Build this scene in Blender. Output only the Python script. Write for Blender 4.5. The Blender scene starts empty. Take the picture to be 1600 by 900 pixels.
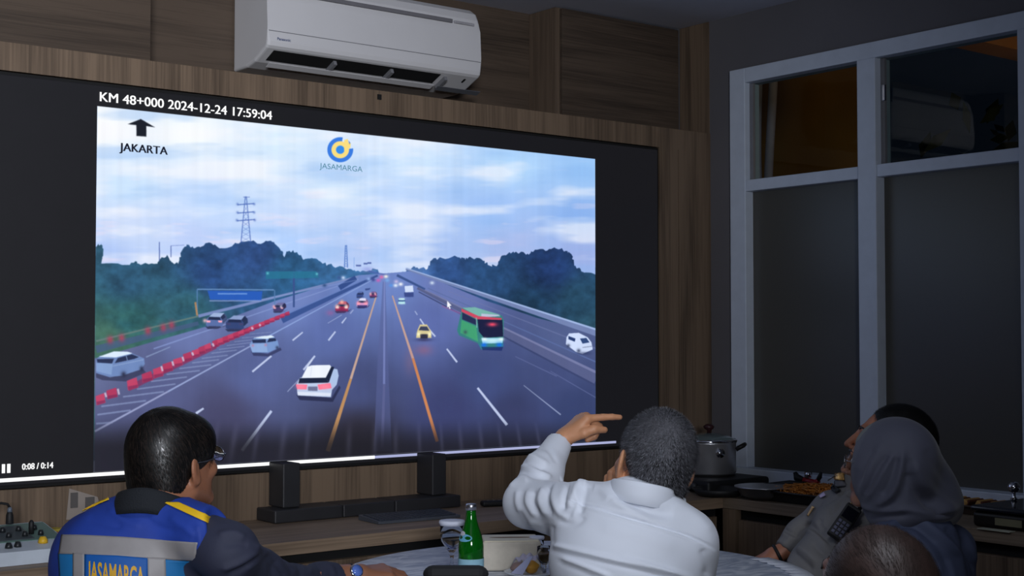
import bpy, bmesh, math, random
import numpy as np
from mathutils import Vector, Matrix
from mathutils.bvhtree import BVHTree
random.seed(7); rng = np.random.default_rng(7)
SC = bpy.context.scene; COL = SC.collection

# ------------------------------------------------------------------ camera
FPX = 2159.0; PITCH = math.radians(2.07); YAW = math.radians(38.05); CAMH = 1.36
cam = bpy.data.cameras.new('camera'); cam.sensor_width = 36.0; cam.lens = FPX/1600*36.0; cam.clip_start = 0.05
co = bpy.data.objects.new('camera', cam); COL.objects.link(co)
co.location = (0, 0, CAMH); co.rotation_euler = (math.pi/2+PITCH, 0, -YAW)
SC.camera = co
SC.view_settings.view_transform = 'Standard'; SC.view_settings.look = 'None'
SC.view_settings.exposure = 0.0; SC.view_settings.gamma = 1.0; SC.view_settings.use_curve_mapping = False
SC.cycles.use_denoising = True
SC.cycles.max_bounces = 8; SC.cycles.transparent_max_bounces = 12; SC.cycles.sample_clamp_indirect = 4.0
SC.cycles.caustics_reflective = False; SC.cycles.caustics_refractive = False

# ------------------------------------------------------------------ world and lamps
w = bpy.data.worlds.new('world'); SC.world = w; w.use_nodes = True
w.node_tree.nodes['Background'].inputs[0].default_value = (0.10, 0.16, 0.30, 1)
w.node_tree.nodes['Background'].inputs[1].default_value = 0.02
def area(name, loc, target, size, sizey, power, color, spread=180):
    l = bpy.data.lights.new(name, 'AREA'); l.shape = 'RECTANGLE'; l.size = size; l.size_y = sizey
    l.energy = power; l.color = color; l.spread = math.radians(spread)
    o = bpy.data.objects.new(name, l); COL.objects.link(o); o.location = loc
    d = Vector(target)-Vector(loc); o.rotation_euler = d.to_track_quat('-Z', 'Y').to_euler()
    return o
area('ceiling_lamp', (1.25, 1.25, 2.66), (1.45, 1.75, 0.0), 1.0, 0.6, 13.5, (0.84, 0.90, 1.0), 130)
area('rear_fill_light', (-1.2, -2.3, 2.0), (1.55, 4.0, 2.25), 1.2, 0.8, 27.0, (0.88, 0.92, 1.0), 48)  # added fill from behind the camera, aimed at the recess; no window there

# ------------------------------------------------------------------ frames: C frame = turned with the camera's heading
CY, SY = math.cos(YAW), math.sin(YAW); CP, SP = math.cos(PITCH), math.sin(PITCH)
def P(u, v, d):
    """point in heading frame (lateral, forward, height) seen at photo pixel u,v at forward distance d"""
    a = (u-800)/FPX; b = (450-v)/FPX
    Y = CP-b*SP; Z = SP+b*CP
    return np.array((a*d/Y, d, CAMH+Z*d/Y))
def UV(V):
    V = np.asarray(V); X, Y, Z = V[..., 0], V[..., 1], V[..., 2]-CAMH
    f = Y*CP+Z*SP; up = -Y*SP+Z*CP
    return 800+FPX*X/f, 450-FPX*up/f
def W(p): return (p[0]*CY+p[1]*SY, -p[0]*SY+p[1]*CY, p[2])
def wray(u, v):
    p = P(u, v, 1.0); q = W((p[0], p[1], p[2]-CAMH)); return q
def onZ(u, v, z): r = wray(u, v); t = (z-CAMH)/r[2]; return (r[0]*t, r[1]*t, z)
def onY(u, v, y): r = wray(u, v); t = y/r[1]; return (r[0]*t, y, CAMH+r[2]*t)
def onX(u, v, x): r = wray(u, v); t = x/r[0]; return (x, r[1]*t, CAMH+r[2]*t)

# ------------------------------------------------------------------ materials
def srgb(r, g, b):
    f = lambda c: (c/255/12.92) if c/255 <= 0.04045 else ((c/255+0.055)/1.055)**2.4
    return (f(r), f(g), f(b), 1)
def mat(name, col, rough=0.6, metal=0.0, spec=0.5, noise=None, bump=None, emis=None, es=1.0, trans=0, ior=1.45, coat=0, sheen=0, alpha=1):
    m = bpy.data.materials.new(name); m.use_nodes = True; nt = m.node_tree; b = nt.nodes['Principled BSDF']
    I = b.inputs
    c = col if len(col) == 4 else srgb(*col)
    I['Base Color'].default_value = c; I['Roughness'].default_value = rough; I['Metallic'].default_value = metal
    I['Specular IOR Level'].default_value = spec; I['IOR'].default_value = ior
    I['Transmission Weight'].default_value = trans; I['Coat Weight'].default_value = coat; I['Sheen Weight'].default_value = sheen
    I['Alpha'].default_value = alpha
    if emis: I['Emission Color'].default_value = srgb(*emis); I['Emission Strength'].default_value = es
    tc = nt.nodes.new('ShaderNodeTexCoord'); mp = nt.nodes.new('ShaderNodeMapping'); nt.links.new(tc.outputs['Object'], mp.inputs[0])
    if noise is None: noise = (12, 0.10, (1, 1, 1))
    sc_, amt, vec = noise
    mp.inputs['Scale'].default_value = vec
    n = nt.nodes.new('ShaderNodeTexNoise'); n.inputs['Scale'].default_value = sc_; n.inputs['Detail'].default_value = 5
    nt.links.new(mp.outputs[0], n.inputs[0])
    cr = nt.nodes.new('ShaderNodeValToRGB'); cr.color_ramp.elements[0].position = 0.3; cr.color_ramp.elements[1].position = 0.7
    cr.color_ramp.elements[0].color = tuple(x*(1-amt) for x in c[:3])+(1,)
    cr.color_ramp.elements[1].color = tuple(min(1, x*(1+amt)) for x in c[:3])+(1,)
    nt.links.new(n.outputs[0], cr.inputs[0]); nt.links.new(cr.outputs[0], I['Base Color'])
    if bump:
        bs, bstr, bvec = bump
        mp2 = nt.nodes.new('ShaderNodeMapping'); nt.links.new(tc.outputs['Object'], mp2.inputs[0]); mp2.inputs['Scale'].default_value = bvec
        n2 = nt.nodes.new('ShaderNodeTexNoise'); n2.inputs['Scale'].default_value = bs; n2.inputs['Detail'].default_value = 3
        nt.links.new(mp2.outputs[0], n2.inputs[0])
        bp = nt.nodes.new('ShaderNodeBump'); bp.inputs['Strength'].default_value = bstr; bp.inputs['Distance'].default_value = 0.004
        nt.links.new(n2.outputs[0], bp.inputs['Height']); nt.links.new(bp.outputs[0], I['Normal'])
    return m
def wood(name, c0, c1, grain, rough=0.5):
    """grain: 'x','y' or 'z' = direction the grain runs"""
    m = bpy.data.materials.new(name); m.use_nodes = True; nt = m.node_tree; b = nt.nodes['Principled BSDF']
    b.inputs['Roughness'].default_value = rough; b.inputs['Specular IOR Level'].default_value = 0.3
    tc = nt.nodes.new('ShaderNodeTexCoord'); L = nt.links
    def nz(al, ac, det, dist=0.0):
        mp = nt.nodes.new('ShaderNodeMapping'); L.new(tc.outputs['Object'], mp.inputs[0])
        s = {'x': (al, ac, ac), 'y': (ac, al, ac), 'z': (ac, ac, al)}[grain]; mp.inputs['Scale'].default_value = s
        n = nt.nodes.new('ShaderNodeTexNoise'); n.inputs['Scale'].default_value = 1; n.inputs['Detail'].default_value = det
        n.inputs['Distortion'].default_value = dist; L.new(mp.outputs[0], n.inputs[0]); return n.outputs[0]
    a = nz(0.8, 14, 4, 0.6); f = nz(3.0, 150, 3); p = nz(0.25, 3.2, 1)
    def mix(x, y, t):
        k = nt.nodes.new('ShaderNodeMath'); k.operation = 'MULTIPLY_ADD'; L.new(y, k.inputs[0]); k.inputs[1].default_value = t; L.new(x, k.inputs[2]); return k.outputs[0]
    v = mix(a, f, 0.7); v = mix(v, p, 0.35)
    cr = nt.nodes.new('ShaderNodeValToRGB'); L.new(v, cr.inputs[0])
    cr.color_ramp.elements[0].position = 0.78; cr.color_ramp.elements[1].position = 1.32 if False else 1.0
    cr.color_ramp.elements[0].position = 0.55; cr.color_ramp.elements[1].position = 1.15
    cr.color_ramp.elements[0].color = srgb(*c0); cr.color_ramp.elements[1].color = srgb(*c1)
    k = nt.nodes.new('ShaderNodeMath'); k.operation = 'MULTIPLY'; k.inputs[1].default_value = 0.87; L.new(v, k.inputs[0]); L.new(k.outputs[0], cr.inputs[0])
    L.new(cr.outputs[0], b.inputs['Base Color'])
    bp = nt.nodes.new('ShaderNodeBump'); bp.inputs['Strength'].default_value = 0.12; bp.inputs['Distance'].default_value = 0.002
    L.new(f, bp.inputs['Height']); L.new(bp.outputs[0], b.inputs['Normal'])
    return m

M = {}
M['wood_v'] = wood('wall laminate', (62, 51, 42), (122, 103, 85), 'z')
M['wood_h'] = wood('cabinet laminate', (42, 35, 30), (86, 73, 62), 'x')
M['wood_top'] = wood('worktop laminate', (90, 75, 62), (146, 125, 104), 'x')
M['wood_topy'] = wood('counter laminate', (92, 78, 66), (140, 124, 106), 'y')
M['paint'] = mat('wall paint', (104, 102, 106), 0.7, noise=(3, 0.05, (1, 1, 1)))
M['ceil'] = mat('ceiling paint', (205, 208, 222), 0.8, noise=(2, 0.04, (1, 1, 1)))
M['floor'] = mat('floor tile', (80, 78, 76), 0.35, noise=(4, 0.15, (1, 1, 1)))
M['dark'] = mat('matt black', (22, 22, 24), 0.6)
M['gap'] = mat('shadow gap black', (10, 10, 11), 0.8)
M['winframe'] = mat('white window paint', (205, 214, 228), 0.45, noise=(20, 0.04, (1, 1, 1)))
M['acwhite'] = mat('ac plastic', (205, 203, 204), 0.35, noise=(5, 0.02, (1, 1, 1)))
M['acshade'] = mat('ac grey plastic', (120, 120, 124), 0.4)
M['steel'] = mat('stainless steel', (205, 205, 210), 0.36, .85)
M['chrome'] = mat('chrome', (215, 215, 220), 0.08, 1.0)
M['white'] = mat('white plastic', (225, 225, 230), 0.5)

# ------------------------------------------------------------------ mesh helpers
def link(name, me, m=None, parent=None, loc=(0, 0, 0), rot=(0, 0, 0)):
    o = bpy.data.objects.new(name, me); COL.objects.link(o)
    if m is not None: me.materials.append(m)
    o.location = loc; o.rotation_euler = rot
    if parent is not None: o.parent = parent
    return o
def thing(name, label, cat, loc=(0, 0, 0), rotz=0.0, group=None):
    o = bpy.data.objects.new(name, None); COL.objects.link(o); o.location = loc; o.rotation_euler = (0, 0, rotz)
    o.empty_display_size = 0.05
    return tag(o, label, cat, group)
def tag(o, label, cat, group=None, kind=None):
    o['label'] = label; o['category'] = cat
    if group: o['group'] = group
    if kind: o['kind'] = kind
    return o
def struct(o): o['kind'] = 'structure'; return o
def flush(bm, name, m, parent=None, loc=(0, 0, 0), rot=(0, 0, 0), smooth=False):
    bmesh.ops.recalc_face_normals(bm, faces=bm.faces)
    me = bpy.data.meshes.new(name); bm.to_mesh(me); bm.free()
    if smooth: me.polygons.foreach_set('use_smooth', [True]*len(me.polygons))
    return link(name, me, m, parent, loc, rot)
def b_box(bm, lo, hi, bev=0.0, seg=2, mtx=None):
    lo = Vector(lo); hi = Vector(hi)
    r = bmesh.ops.create_cube(bm, size=1.0)
    vs = r['verts']; c = (lo+hi)/2; s = hi-lo
    for v in vs: v.co = Vector((v.co.x*s.x, v.co.y*s.y, v.co.z*s.z))+c
    if bev > 0:
        es = list({e for v in vs for e in v.link_edges})
        g = bmesh.ops.bevel(bm, geom=es, offset=bev, segments=seg, profile=0.5, affect='EDGES')
        vs = list({v for v in g['verts']} | {v for v in vs if v.is_valid})
    if mtx is not None: bmesh.ops.transform(bm, matrix=mtx, verts=[v for v in vs if v.is_valid])
    return vs
def box(name, lo, hi, m, parent=None, bev=0.0, seg=2, rot=(0, 0, 0), loc=(0, 0, 0)):
    bm = bmesh.new(); b_box(bm, lo, hi, bev, seg); return flush(bm, name, m, parent, loc, rot, smooth=False)
def b_prism(bm, prof, axis, a, b):
    """prof: list of 2-D points in the plane across axis"""
    def pt(p, t): return {'x': (t, p[0], p[1]), 'y': (p[0], t, p[1]), 'z': (p[0], p[1], t)}[axis]
    v0 = [bm.verts.new(pt(p, a)) for p in prof]; v1 = [bm.verts.new(pt(p, b)) for p in prof]
    n = len(prof)
    for i in range(n): bm.faces.new((v0[i], v0[(i+1) % n], v1[(i+1) % n], v1[i]))
    bm.faces.new(v0); bm.faces.new(v1[::-1])
def b_lathe(bm, prof, c=(0, 0, 0), n=32, cap=True):
    rings = []
    for r, z in prof:
        if r < 1e-5: rings.append([bm.verts.new((c[0], c[1], c[2]+z))])
        else: rings.append([bm.verts.new((c[0]+r*math.cos(2*math.pi*i/n), c[1]+r*math.sin(2*math.pi*i/n), c[2]+z)) for i in range(n)])
    for A, B in zip(rings, rings[1:]):
        for i in range(n):
            j = (i+1) % n
            if len(A) == 1 and len(B) == 1: continue
            if len(A) == 1: bm.faces.new((A[0], B[j], B[i]))
            elif len(B) == 1: bm.faces.new((A[i], A[j], B[0]))
            else: bm.faces.new((A[i], A[j], B[j], B[i]))
    if cap:
        for R in (rings[0], rings[-1]):
            if len(R) > 1: bm.faces.new(R)
def lathe(name, prof, m, parent=None, loc=(0, 0, 0), n=32, cap=True, rot=(0, 0, 0), c=(0, 0, 0)):
    bm = bmesh.new(); b_lathe(bm, prof, c, n, cap); return flush(bm, name, m, parent, loc, rot, smooth=True)
def b_tube(bm, pts, r, n=8, closed=False, taper=None):
    pts = [Vector(p) for p in pts]; rings = []
    k = len(pts); up = Vector((0.13, 0.21, 0.97))
    for i, p in enumerate(pts):
        a = pts[max(0, i-1)]; b = pts[min(k-1, i+1)]
        t = (b-a).normalized(); s = t.cross(up)
        if s.length < 1e-3: s = t.cross(Vector((1, 0, 0)))
        s.normalize(); q = t.cross(s)
        rr = r if taper is None else r*taper[i]
        rings.append([bm.verts.new(p+(s*math.cos(2*math.pi*j/n)+q*math.sin(2*math.pi*j/n))*rr) for j in range(n)])
    for A, B in zip(rings, rings[1:]):
        for j in range(n): bm.faces.new((A[j], A[(j+1) % n], B[(j+1) % n], B[j]))
    bm.faces.new(rings[0]); bm.faces.new(rings[-1][::-1])
def tube(name, pts, r, m, parent=None, n=8, taper=None, loc=(0, 0, 0), rot=(0, 0, 0)):
    bm = bmesh.new(); b_tube(bm, pts, r, n, taper=taper); return flush(bm, name, m, parent, loc, rot, smooth=True)
def text_mesh(body, size, bold=0.0, extrude=0.0):
    cu = bpy.data.curves.new('t', 'FONT'); cu.body = body; cu.size = size; cu.offset = bold; cu.extrude = extrude; cu.resolution_u = 3
    o = bpy.data.objects.new('t', cu); COL.objects.link(o)
    dg = bpy.context.evaluated_depsgraph_get(); me = bpy.data.meshes.new_from_object(o.evaluated_get(dg))
    bpy.data.objects.remove(o); return me
def mesh_np(name, V, F, smooth=True):
    me = bpy.data.meshes.new(name); F = np.asarray(F, np.int32); k = F.shape[1]
    me.vertices.add(len(V)); me.vertices.foreach_set('co', np.asarray(V, np.float32).ravel())
    me.loops.add(F.size); me.loops.foreach_set('vertex_index', F.ravel())
    me.polygons.add(len(F)); me.polygons.foreach_set('loop_start', np.arange(0, F.size, k, dtype=np.int32))
    me.update(calc_edges=True); me.validate()
    if smooth: me.polygons.foreach_set('use_smooth', np.ones(len(me.polygons), bool))
    return me
# ================================================================== the setting
ZC = 2.68; XR = 4.179; YF = 4.0; XL = -2.6; YB = -2.8; YC = 4.175; YN = 4.36
XN0, XN1 = 1.80, 3.50; ZL = 2.21
SX0, SX1, SZ0, SZ1 = 0.35, 3.875, 0.939, 2.116      # LED wall opening
def wall_box(name, lo, hi, m): return struct(box(name, lo, hi, m))
wall_box('floor', (XL, YB, -0.05), (XR+.12, YN+.1, 0), M['floor'])
wall_box('ceiling', (XL, YB, ZC), (XR+.12, YN+.1, ZC+.05), M['ceil'])
wall_box('wall_left', (XL-.1, YB, 0), (XL, YN+.1, ZC), M['paint'])
wall_box('wall_back', (XL, YB-.1, 0), (XR+.12, YB, ZC), M['paint'])
# front wall: backing plus laminate boards round the screen
bm = bmesh.new()
b_box(bm, (XL, YN, 0), (XR+.12, YN+.1, ZC))
flush(bm, 'wall_front', M['wood_h'])['kind'] = 'structure'
bm = bmesh.new()
b_box(bm, (XL, YF, 0.0), (XR, YN-.002, SZ0-.012))            # below the screen
b_box(bm, (XL, YF, SZ1+.012), (XR, YN-.002, ZL))             # band above the screen
b_box(bm, (XL, YF, SZ0-.012), (SX0-.01, YN-.002, SZ1+.012))
b_box(bm, (SX1+.01, YF, SZ0-.012), (3.990, YN-.002, SZ1+.012))
b_box(bm, (3.994, YF, SZ0-.012), (XR, YN-.002, SZ1+.012))
flush(bm, 'wall_cladding', M['wood_v'])['kind'] = 'structure'
box('sensor', (2.543, YF-.006, 2.178), (2.557, YF+.0, 2.196), M['gap'])
tag(bpy.data.objects['sensor'], 'small black sensor in the wooden band above the video wall', 'sensor')
# side return of the recess, in wood, on the window wall
wall_box('trim_1', (XR-.004, YF+.003, ZL), (XR, YC-.002, ZC-.001), M['wood_v'])
# window wall with its opening
WY0, WY1, WZ0, WZ1 = 1.92, 3.875, 0.78, 2.451
bm = bmesh.new()
b_box(bm, (XR, YB, 0), (XR+.12, WY0, ZC)); b_box(bm, (XR, WY1, 0), (XR+.12, YN+.1, ZC))
b_box(bm, (XR, WY0, 0), (XR+.12, WY1, WZ0)); b_box(bm, (XR, WY0, WZ1), (XR+.12, WY1, ZC))
flush(bm, 'wall_right', M['paint'])['kind'] = 'structure'

# window: frame, four panes per bay
win = bpy.data.objects.new('window_1', None); COL.objects.link(win); win['kind'] = 'structure'; win.location = (XR, 3.2, WZ0)
def wbox(name, lo, hi, m, bev=0.003):
    o = box(name, [a-b for a, b in zip(lo, (XR, 3.2, WZ0))], [a-b for a, b in zip(hi, (XR, 3.2, WZ0))], m, win, bev); return o
fx0, fx1 = XR-.018, XR+.07
bm = bmesh.new(); O = Vector((XR, 3.2, WZ0))
def fb(lo, hi, bev=.003): b_box(bm, Vector(lo)-O, Vector(hi)-O, bev)
fb((fx0, WY1-.083, WZ0+.062), (fx1, WY1, WZ1))                       # left jamb
fb((fx0, WY0, WZ1-.06), (fx1, WY1-.083, WZ1))                    # head
fb((fx0-.03, WY0, WZ0), (fx1, WY1, WZ0+.062))                      # sill
for y0 in (3.150, 2.490):
    fb((fx0-.004, y0, WZ0+.062), (fx1, y0+.082, WZ1-.06))
for a, b in ((3.232, WY1-.083), (2.572, 3.150), (WY0, 2.490)):
    fb((fx0+.002, a, 1.950), (fx1, b, 1.996))
flush(bm, 'window_frame', M['winframe'], win)
# inner sashes of the upper lights, glass and frosted film
def pane_mat(kind):
    m = bpy.data.materials.new('window glass '+kind); m.use_nodes = True; nt = m.node_tree; b = nt.nodes['Principled BSDF']
    if kind == 'clear':
        nt.nodes.remove(b)
        out = nt.nodes['Material Output']; tr = nt.nodes.new('ShaderNodeBsdfTransparent'); gl = nt.nodes.new('ShaderNodeBsdfGlossy')
        gl.inputs['Roughness'].default_value = 0.01; fr = nt.nodes.new('ShaderNodeFresnel'); fr.inputs[0].default_value = 1.38
        mx = nt.nodes.new('ShaderNodeMixShader'); tr.inputs[0].default_value = (.75, .8, .78, 1)
        ge = nt.nodes.new('ShaderNodeNewGeometry'); mm = nt.nodes.new('ShaderNodeMath'); mm.operation = 'SUBTRACT'; mm.use_clamp = True; nt.links.new(fr.outputs[0], mm.inputs[0]); nt.links.new(ge.outputs['Backfacing'], mm.inputs[1]); nt.links.new(mm.outputs[0], mx.inputs[0]); nt.links.new(tr.outputs[0], mx.inputs[1]); nt.links.new(gl.outputs[0], mx.inputs[2]); nt.links.new(mx.outputs[0], out.inputs[0])
    else:
        b.inputs['Base Color'].default_value = (.125, .12, .105, 1); b.inputs['Roughness'].default_value = 0.33
        b.inputs['Transmission Weight'].default_value = 0.35; b.inputs['IOR'].default_value = 1.45
        tc = nt.nodes.new('ShaderNodeTexCoord'); n = nt.nodes.new('ShaderNodeTexNoise'); n.inputs['Scale'].default_value = 300
        bp = nt.nodes.new('ShaderNodeBump'); bp.inputs['Strength'].default_value = .15; bp.inputs['Distance'].default_value = .001
        nt.links.new(tc.outputs['Object'], n.inputs[0]); nt.links.new(n.outputs[0], bp.inputs['Height']); nt.links.new(bp.outputs[0], b.inputs['Normal'])
    return m
M['clear'] = pane_mat('clear'); M['frost'] = pane_mat('frosted')
for a, b in ((3.232, WY1-.083), (2.572, 3.150), (WY0, 2.490)):
    wbox('pane', (XR+.028, a-.001, 1.996), (XR+.033, b+.001, WZ1-.06), M['clear'], 0)
    wbox('frosted_pane', (XR+.028, a-.001, WZ0+.062), (XR+.034, b+.001, 1.950), M['frost'], 0)
    bm = bmesh.new()
    fb((XR+.010, b-.018, 1.997), (XR+.026, b-.0005, WZ1-.061), .002)
    flush(bm, 'sash_strip', M['acshade'], win)
wbox('window_latch', (XR+.002, 3.125, 2.23), (XR+.012, 3.140, 2.29), M['chrome'], .003)

# outside the windows: an ochre wall, a white pipe pair, dark planting and a lit soffit
M['ochre'] = mat('ochre render', (170, 116, 44), 0.85, noise=(3, .15, (1, 1, 1)))
o = box('ochre_outer_wall', (5.6, 4.35, 0), (5.8, 6.6, 3.6), M['ochre']); tag(o, 'ochre outside wall behind the left window pane', 'wall')
bm = bmesh.new()
for k, (r, off) in enumerate(((.014, 0), (.022, .085))):
    pts = [(5.2, 4.635-off*(.35+.75*t/3.2)-.012*math.sin(t*2.6+k), 1.2+t*.6) for t in np.linspace(0, 3.2, 24)]
    b_tube(bm, pts, r, 10)
o = flush(bm, 'drainpipe', mat('pipe lagging', (170, 165, 190), .6), smooth=True); tag(o, 'pair of pale wrapped pipes outside the left window', 'pipe')
bm = bmesh.new()
for i in range(1500):
    c = Vector((random.uniform(5.9, 6.7), random.uniform(1.2, 4.2), random.uniform(.2, 2.55)))
    a = Vector((random.gauss(0, 1), random.gauss(0, 1), random.gauss(0, 1))).normalized()*random.uniform(.05, .1)
    b_ = a.cross(Vector((random.gauss(0, 1), random.gauss(0, 1), random.gauss(0, 1)))).normalized()*.035
    vs = [bm.verts.new(c-a), bm.verts.new(c+b_), bm.verts.new(c+a), bm.verts.new(c-b_)]; bm.faces.new(vs)
o = flush(bm, 'shrub', mat('dark leaves', (30, 48, 36), .6)); tag(o, 'dark leafy shrub outside the right window pane', 'shrub')
box('ochre_soffit', (4.9, 3.55, 2.69), (7.0, 3.70, 2.86), M['ochre'])
tag(bpy.data.objects['ochre_soffit'], 'ochre lit roof beam outside, above the shrub', 'roof')
box('yard_ground', (4.3, 0.0, -0.05), (7.4, 7.2, -.001), mat('yard paving', (60, 60, 58), .9))
struct(bpy.data.objects['yard_ground']); bpy.data.objects['yard_ground'].name = 'ground'
area('yard_fill_light', (4.75, 4.1, 3.3), (5.6, 5.2, 1.8), .2, .2, 0.75, (1.0, .80, .46))  # unseen light added outside to brighten the ochre wall and frosted panes
area('soffit_lamp', (5.5, 2.7, 2.3), (5.75, 3.6, 2.75), .15, .15, 1.6, (1.0, .62, .28))

# upper cabinets left and right of the air conditioner's recess
def cab(label, x0, x1, doors, zt=ZC-.003):
    t = thing('wall_cabinet', label, 'cabinet', ((x0+x1)/2, YC, ZL)); c = Vector(((x0+x1)/2, YC, ZL))
    def bb(n, lo, hi, m, bv=0): return box(n, Vector(lo)-c, Vector(hi)-c, m, t, bv)
    bb('carcass', (x0, YC+.018, ZL+.001), (x1, YN-.003, zt), M['wood_cab'])
    for a, b in doors: bb('door', (a, YC, ZL+.004), (b, YC+.017, zt-.004), M['wood_h'], .001)
    return t
M['wood_cab'] = wood('cabinet side laminate', (60, 50, 42), (104, 88, 74), 'z')
cab('wide horizontal grained cabinet left of the air conditioner', -0.9, XN0, [(-.895, .45), (.455, XN0-.003)])
cab('dark wooden cabinet in the corner right of the air conditioner', XN1, XR-.005, [(XN1+.022, XR-.008)])
# ================================================================== picture shown on the LED wall (painted into a pixel buffer, in code)
PX0, PX1, PZ0, PZ1 = 1.556, 3.539, 0.9625, 2.053
IW, IH = 1500, 816
def paint_screen():
    xs = PX0+(np.arange(IW)+.5)/IW*(PX1-PX0); zs = PZ0+(np.arange(IH)+.5)/IH*(PZ1-PZ0)
    Xw, Zw = np.meshgrid(xs, zs)
    U, V = UV(np.stack([Xw*CY-YF*SY, Xw*SY+YF*CY, Zw], -1))
    # blurred value noise
    def fbm(cx, cy, seed, octs=4):
        r = np.random.default_rng(seed); out = np.zeros_like(U); a = 1.0
        for o in range(octs):
            gx, gy = cx/2**o, cy/2**o
            G = r.random((int(900/gy)+4, int(1700/gx)+4))
            fx = np.clip(U/gx, 0, G.shape[1]-2.01); fy = np.clip(V/gy, 0, G.shape[0]-2.01)
            i = fx.astype(int); j = fy.astype(int); tx = fx-i; ty = fy-j; tx = tx*tx*(3-2*tx); ty = ty*ty*(3-2*ty)
            out += a*((G[j, i]*(1-tx)+G[j, i+1]*tx)*(1-ty)+(G[j+1, i]*(1-tx)+G[j+1, i+1]*tx)*ty); a *= .5
        return out/(2-2**(1-octs))
    def idw(pts, pw=2.6, sy=1.0):
        num = np.zeros(U.shape+(3,)); den = np.zeros(U.shape)
        for u, v, c in pts:
            wt = 1/(((U-u)**2+((V-v)*sy)**2)+60)**(pw/2); den += wt; num += wt[..., None]*np.array(c, float)
        return num/den[..., None]
    img = idw([(150, 200, (252, 254, 255)), (300, 210, (250, 254, 255)), (430, 220, (214, 236, 255)), (520, 300, (212, 233, 255)), (650, 250, (206, 230, 255)), (800, 260, (176, 214, 252)),
               (920, 260, (158, 202, 250)), (200, 290, (206, 230, 255)), (330, 320, (196, 220, 255)), (200, 350, (206, 222, 252)), (160, 400, (176, 200, 248)), (300, 370, (192, 210, 250)),
               (450, 380, (180, 210, 255)), (620, 330, (190, 216, 255)), (760, 330, (158, 194, 248)), (900, 340, (140, 180, 240)), (600, 400, (176, 204, 248)), (700, 395, (168, 194, 242)),
               (900, 400, (158, 178, 232)), (800, 385, (174, 190, 236)), (480, 350, (200, 218, 252)), (390, 260, (226, 240, 255)), (560, 395, (196, 212, 250))], 2.4, 1.6)
    n = fbm(130, 30, 3); n2 = fbm(70, 14, 9)
    k = np.clip((n-.52)*4.5, 0, 1)[..., None]; img = img*(1-.6*k)+np.array((250, 250, 255))*.6*k
    k = np.clip((.48-n)*4.5, 0, 1)[..., None]; img = img*(1-.35*k)+np.array((132, 178, 238))*.35*k
    k = np.clip((n2-.66)*3.0, 0, .35)[..., None]*np.clip((V-230)/150, 0, 1)[..., None]; img = img*(1-k)+np.array((246, 226, 242))*k
    # land: trees, verge, road
    def cover(poly, soft=0.0):
        poly = np.array(poly, float); u0, v0 = poly.min(0)-2; u1, v1 = poly.max(0)+2
        box_ = (U > u0) & (U < u1) & (V > v0) & (V < v1); acc = np.zeros(U.shape)
        if not box_.any(): return acc
        uu = U[box_]; vv = V[box_]; tot = np.zeros(uu.shape)
        for du, dv in ((-.3, -.12), (.12, -.3), (.3, .12), (-.12, .3)):
            ins = np.zeros(uu.shape, bool); x = uu+du; y = vv+dv
            for (x0, y0), (x1, y1) in zip(poly, np.roll(poly, -1, 0)):
                if y0 == y1: continue
                c = ((y0 > y) != (y1 > y)) & (x < (x1-x0)*(y-y0)/(y1-y0)+x0); ins ^= c
            tot += ins
        acc[box_] = tot/4; return acc
    def poly(pts, c, a=1.0):
        nonlocal img; m = (cover(pts)*a)[..., None]; img = img*(1-m)+(np.array(c, float) if not isinstance(c, np.ndarray) else c)*m
    def line(a, b, w0, w1, c, al=1.0):
        a = np.array(a, float); b = np.array(b, float); d = b-a; d /= np.hypot(*d); q = np.array((-d[1], d[0]))
        poly([a+q*w0/2, b+q*w1/2, b-q*w1/2, a-q*w0/2], c, al)
    def glow(u, v, r, c, a=1.0, ry=None):
        nonlocal img; ry = ry or r; m = (a*np.exp(-(((U-u)/r)**2+((V-v)/ry)**2)))[..., None]; img = img*(1-m)+np.array(c, float)*m
    land = idw([(200, 440, (48, 92, 130)), (200, 500, (46, 98, 112)), (330, 430, (44, 78, 140)), (400, 400, (46, 76, 136)), (300, 480, (48, 96, 120)), (450, 430, (46, 96, 148)), (170, 530, (64, 104, 100)),
                (540, 430, (60, 110, 170)), (700, 430, (46, 78, 138)), (760, 440, (42, 78, 130)), (860, 420, (34, 58, 112)), (900, 470, (38, 72, 102)), (830, 480, (34, 66, 102)), (920, 520, (44, 80, 106)), (640, 425, (80, 120, 190))], 3)
    hills = [(140, 412), (150, 385), (158, 380), (161, 395), (158, 412), (200, 414), (214, 409), (222, 413), (246, 412), (252, 402), (262, 400), (268, 410), (278, 413), (284, 392), (294, 383), (304, 388), (318, 384), (330, 380),
             (345, 388), (362, 385), (376, 378), (392, 377), (410, 380), (425, 378), (438, 390), (444, 402), (452, 392), (464, 394), (474, 406), (490, 404), (504, 412), (520, 416), (545, 420), (556, 424), (572, 424), (585, 420), (594, 428),
             (610, 430), (628, 428), (640, 420), (652, 418), (668, 420), (674, 407), (690, 403), (715, 402), (727, 406), (737, 403), (752, 405), (762, 414), (776, 416), (782, 402), (798, 396), (812, 395), (826, 398), (836, 390), (852, 392),
             (868, 388), (884, 392), (893, 398), (898, 416), (908, 424), (932, 430), (932, 720), (140, 720)]
    rr = np.random.default_rng(5); hp = []
    for (a, b), (c, d) in zip(hills, hills[1:]):
        hp.append((a, b))
        if b < 440 and d < 440:
            for t in (.2, .4, .6, .8): hp.append((a+(c-a)*t+rr.uniform(-1.5, 1.5), b+(d-b)*t+rr.uniform(-3.2, 2.0)))
    hp += hills[-2:]
    tn = fbm(26, 20, 12)[..., None]; tn2 = fbm(9, 8, 21)[..., None]
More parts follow.
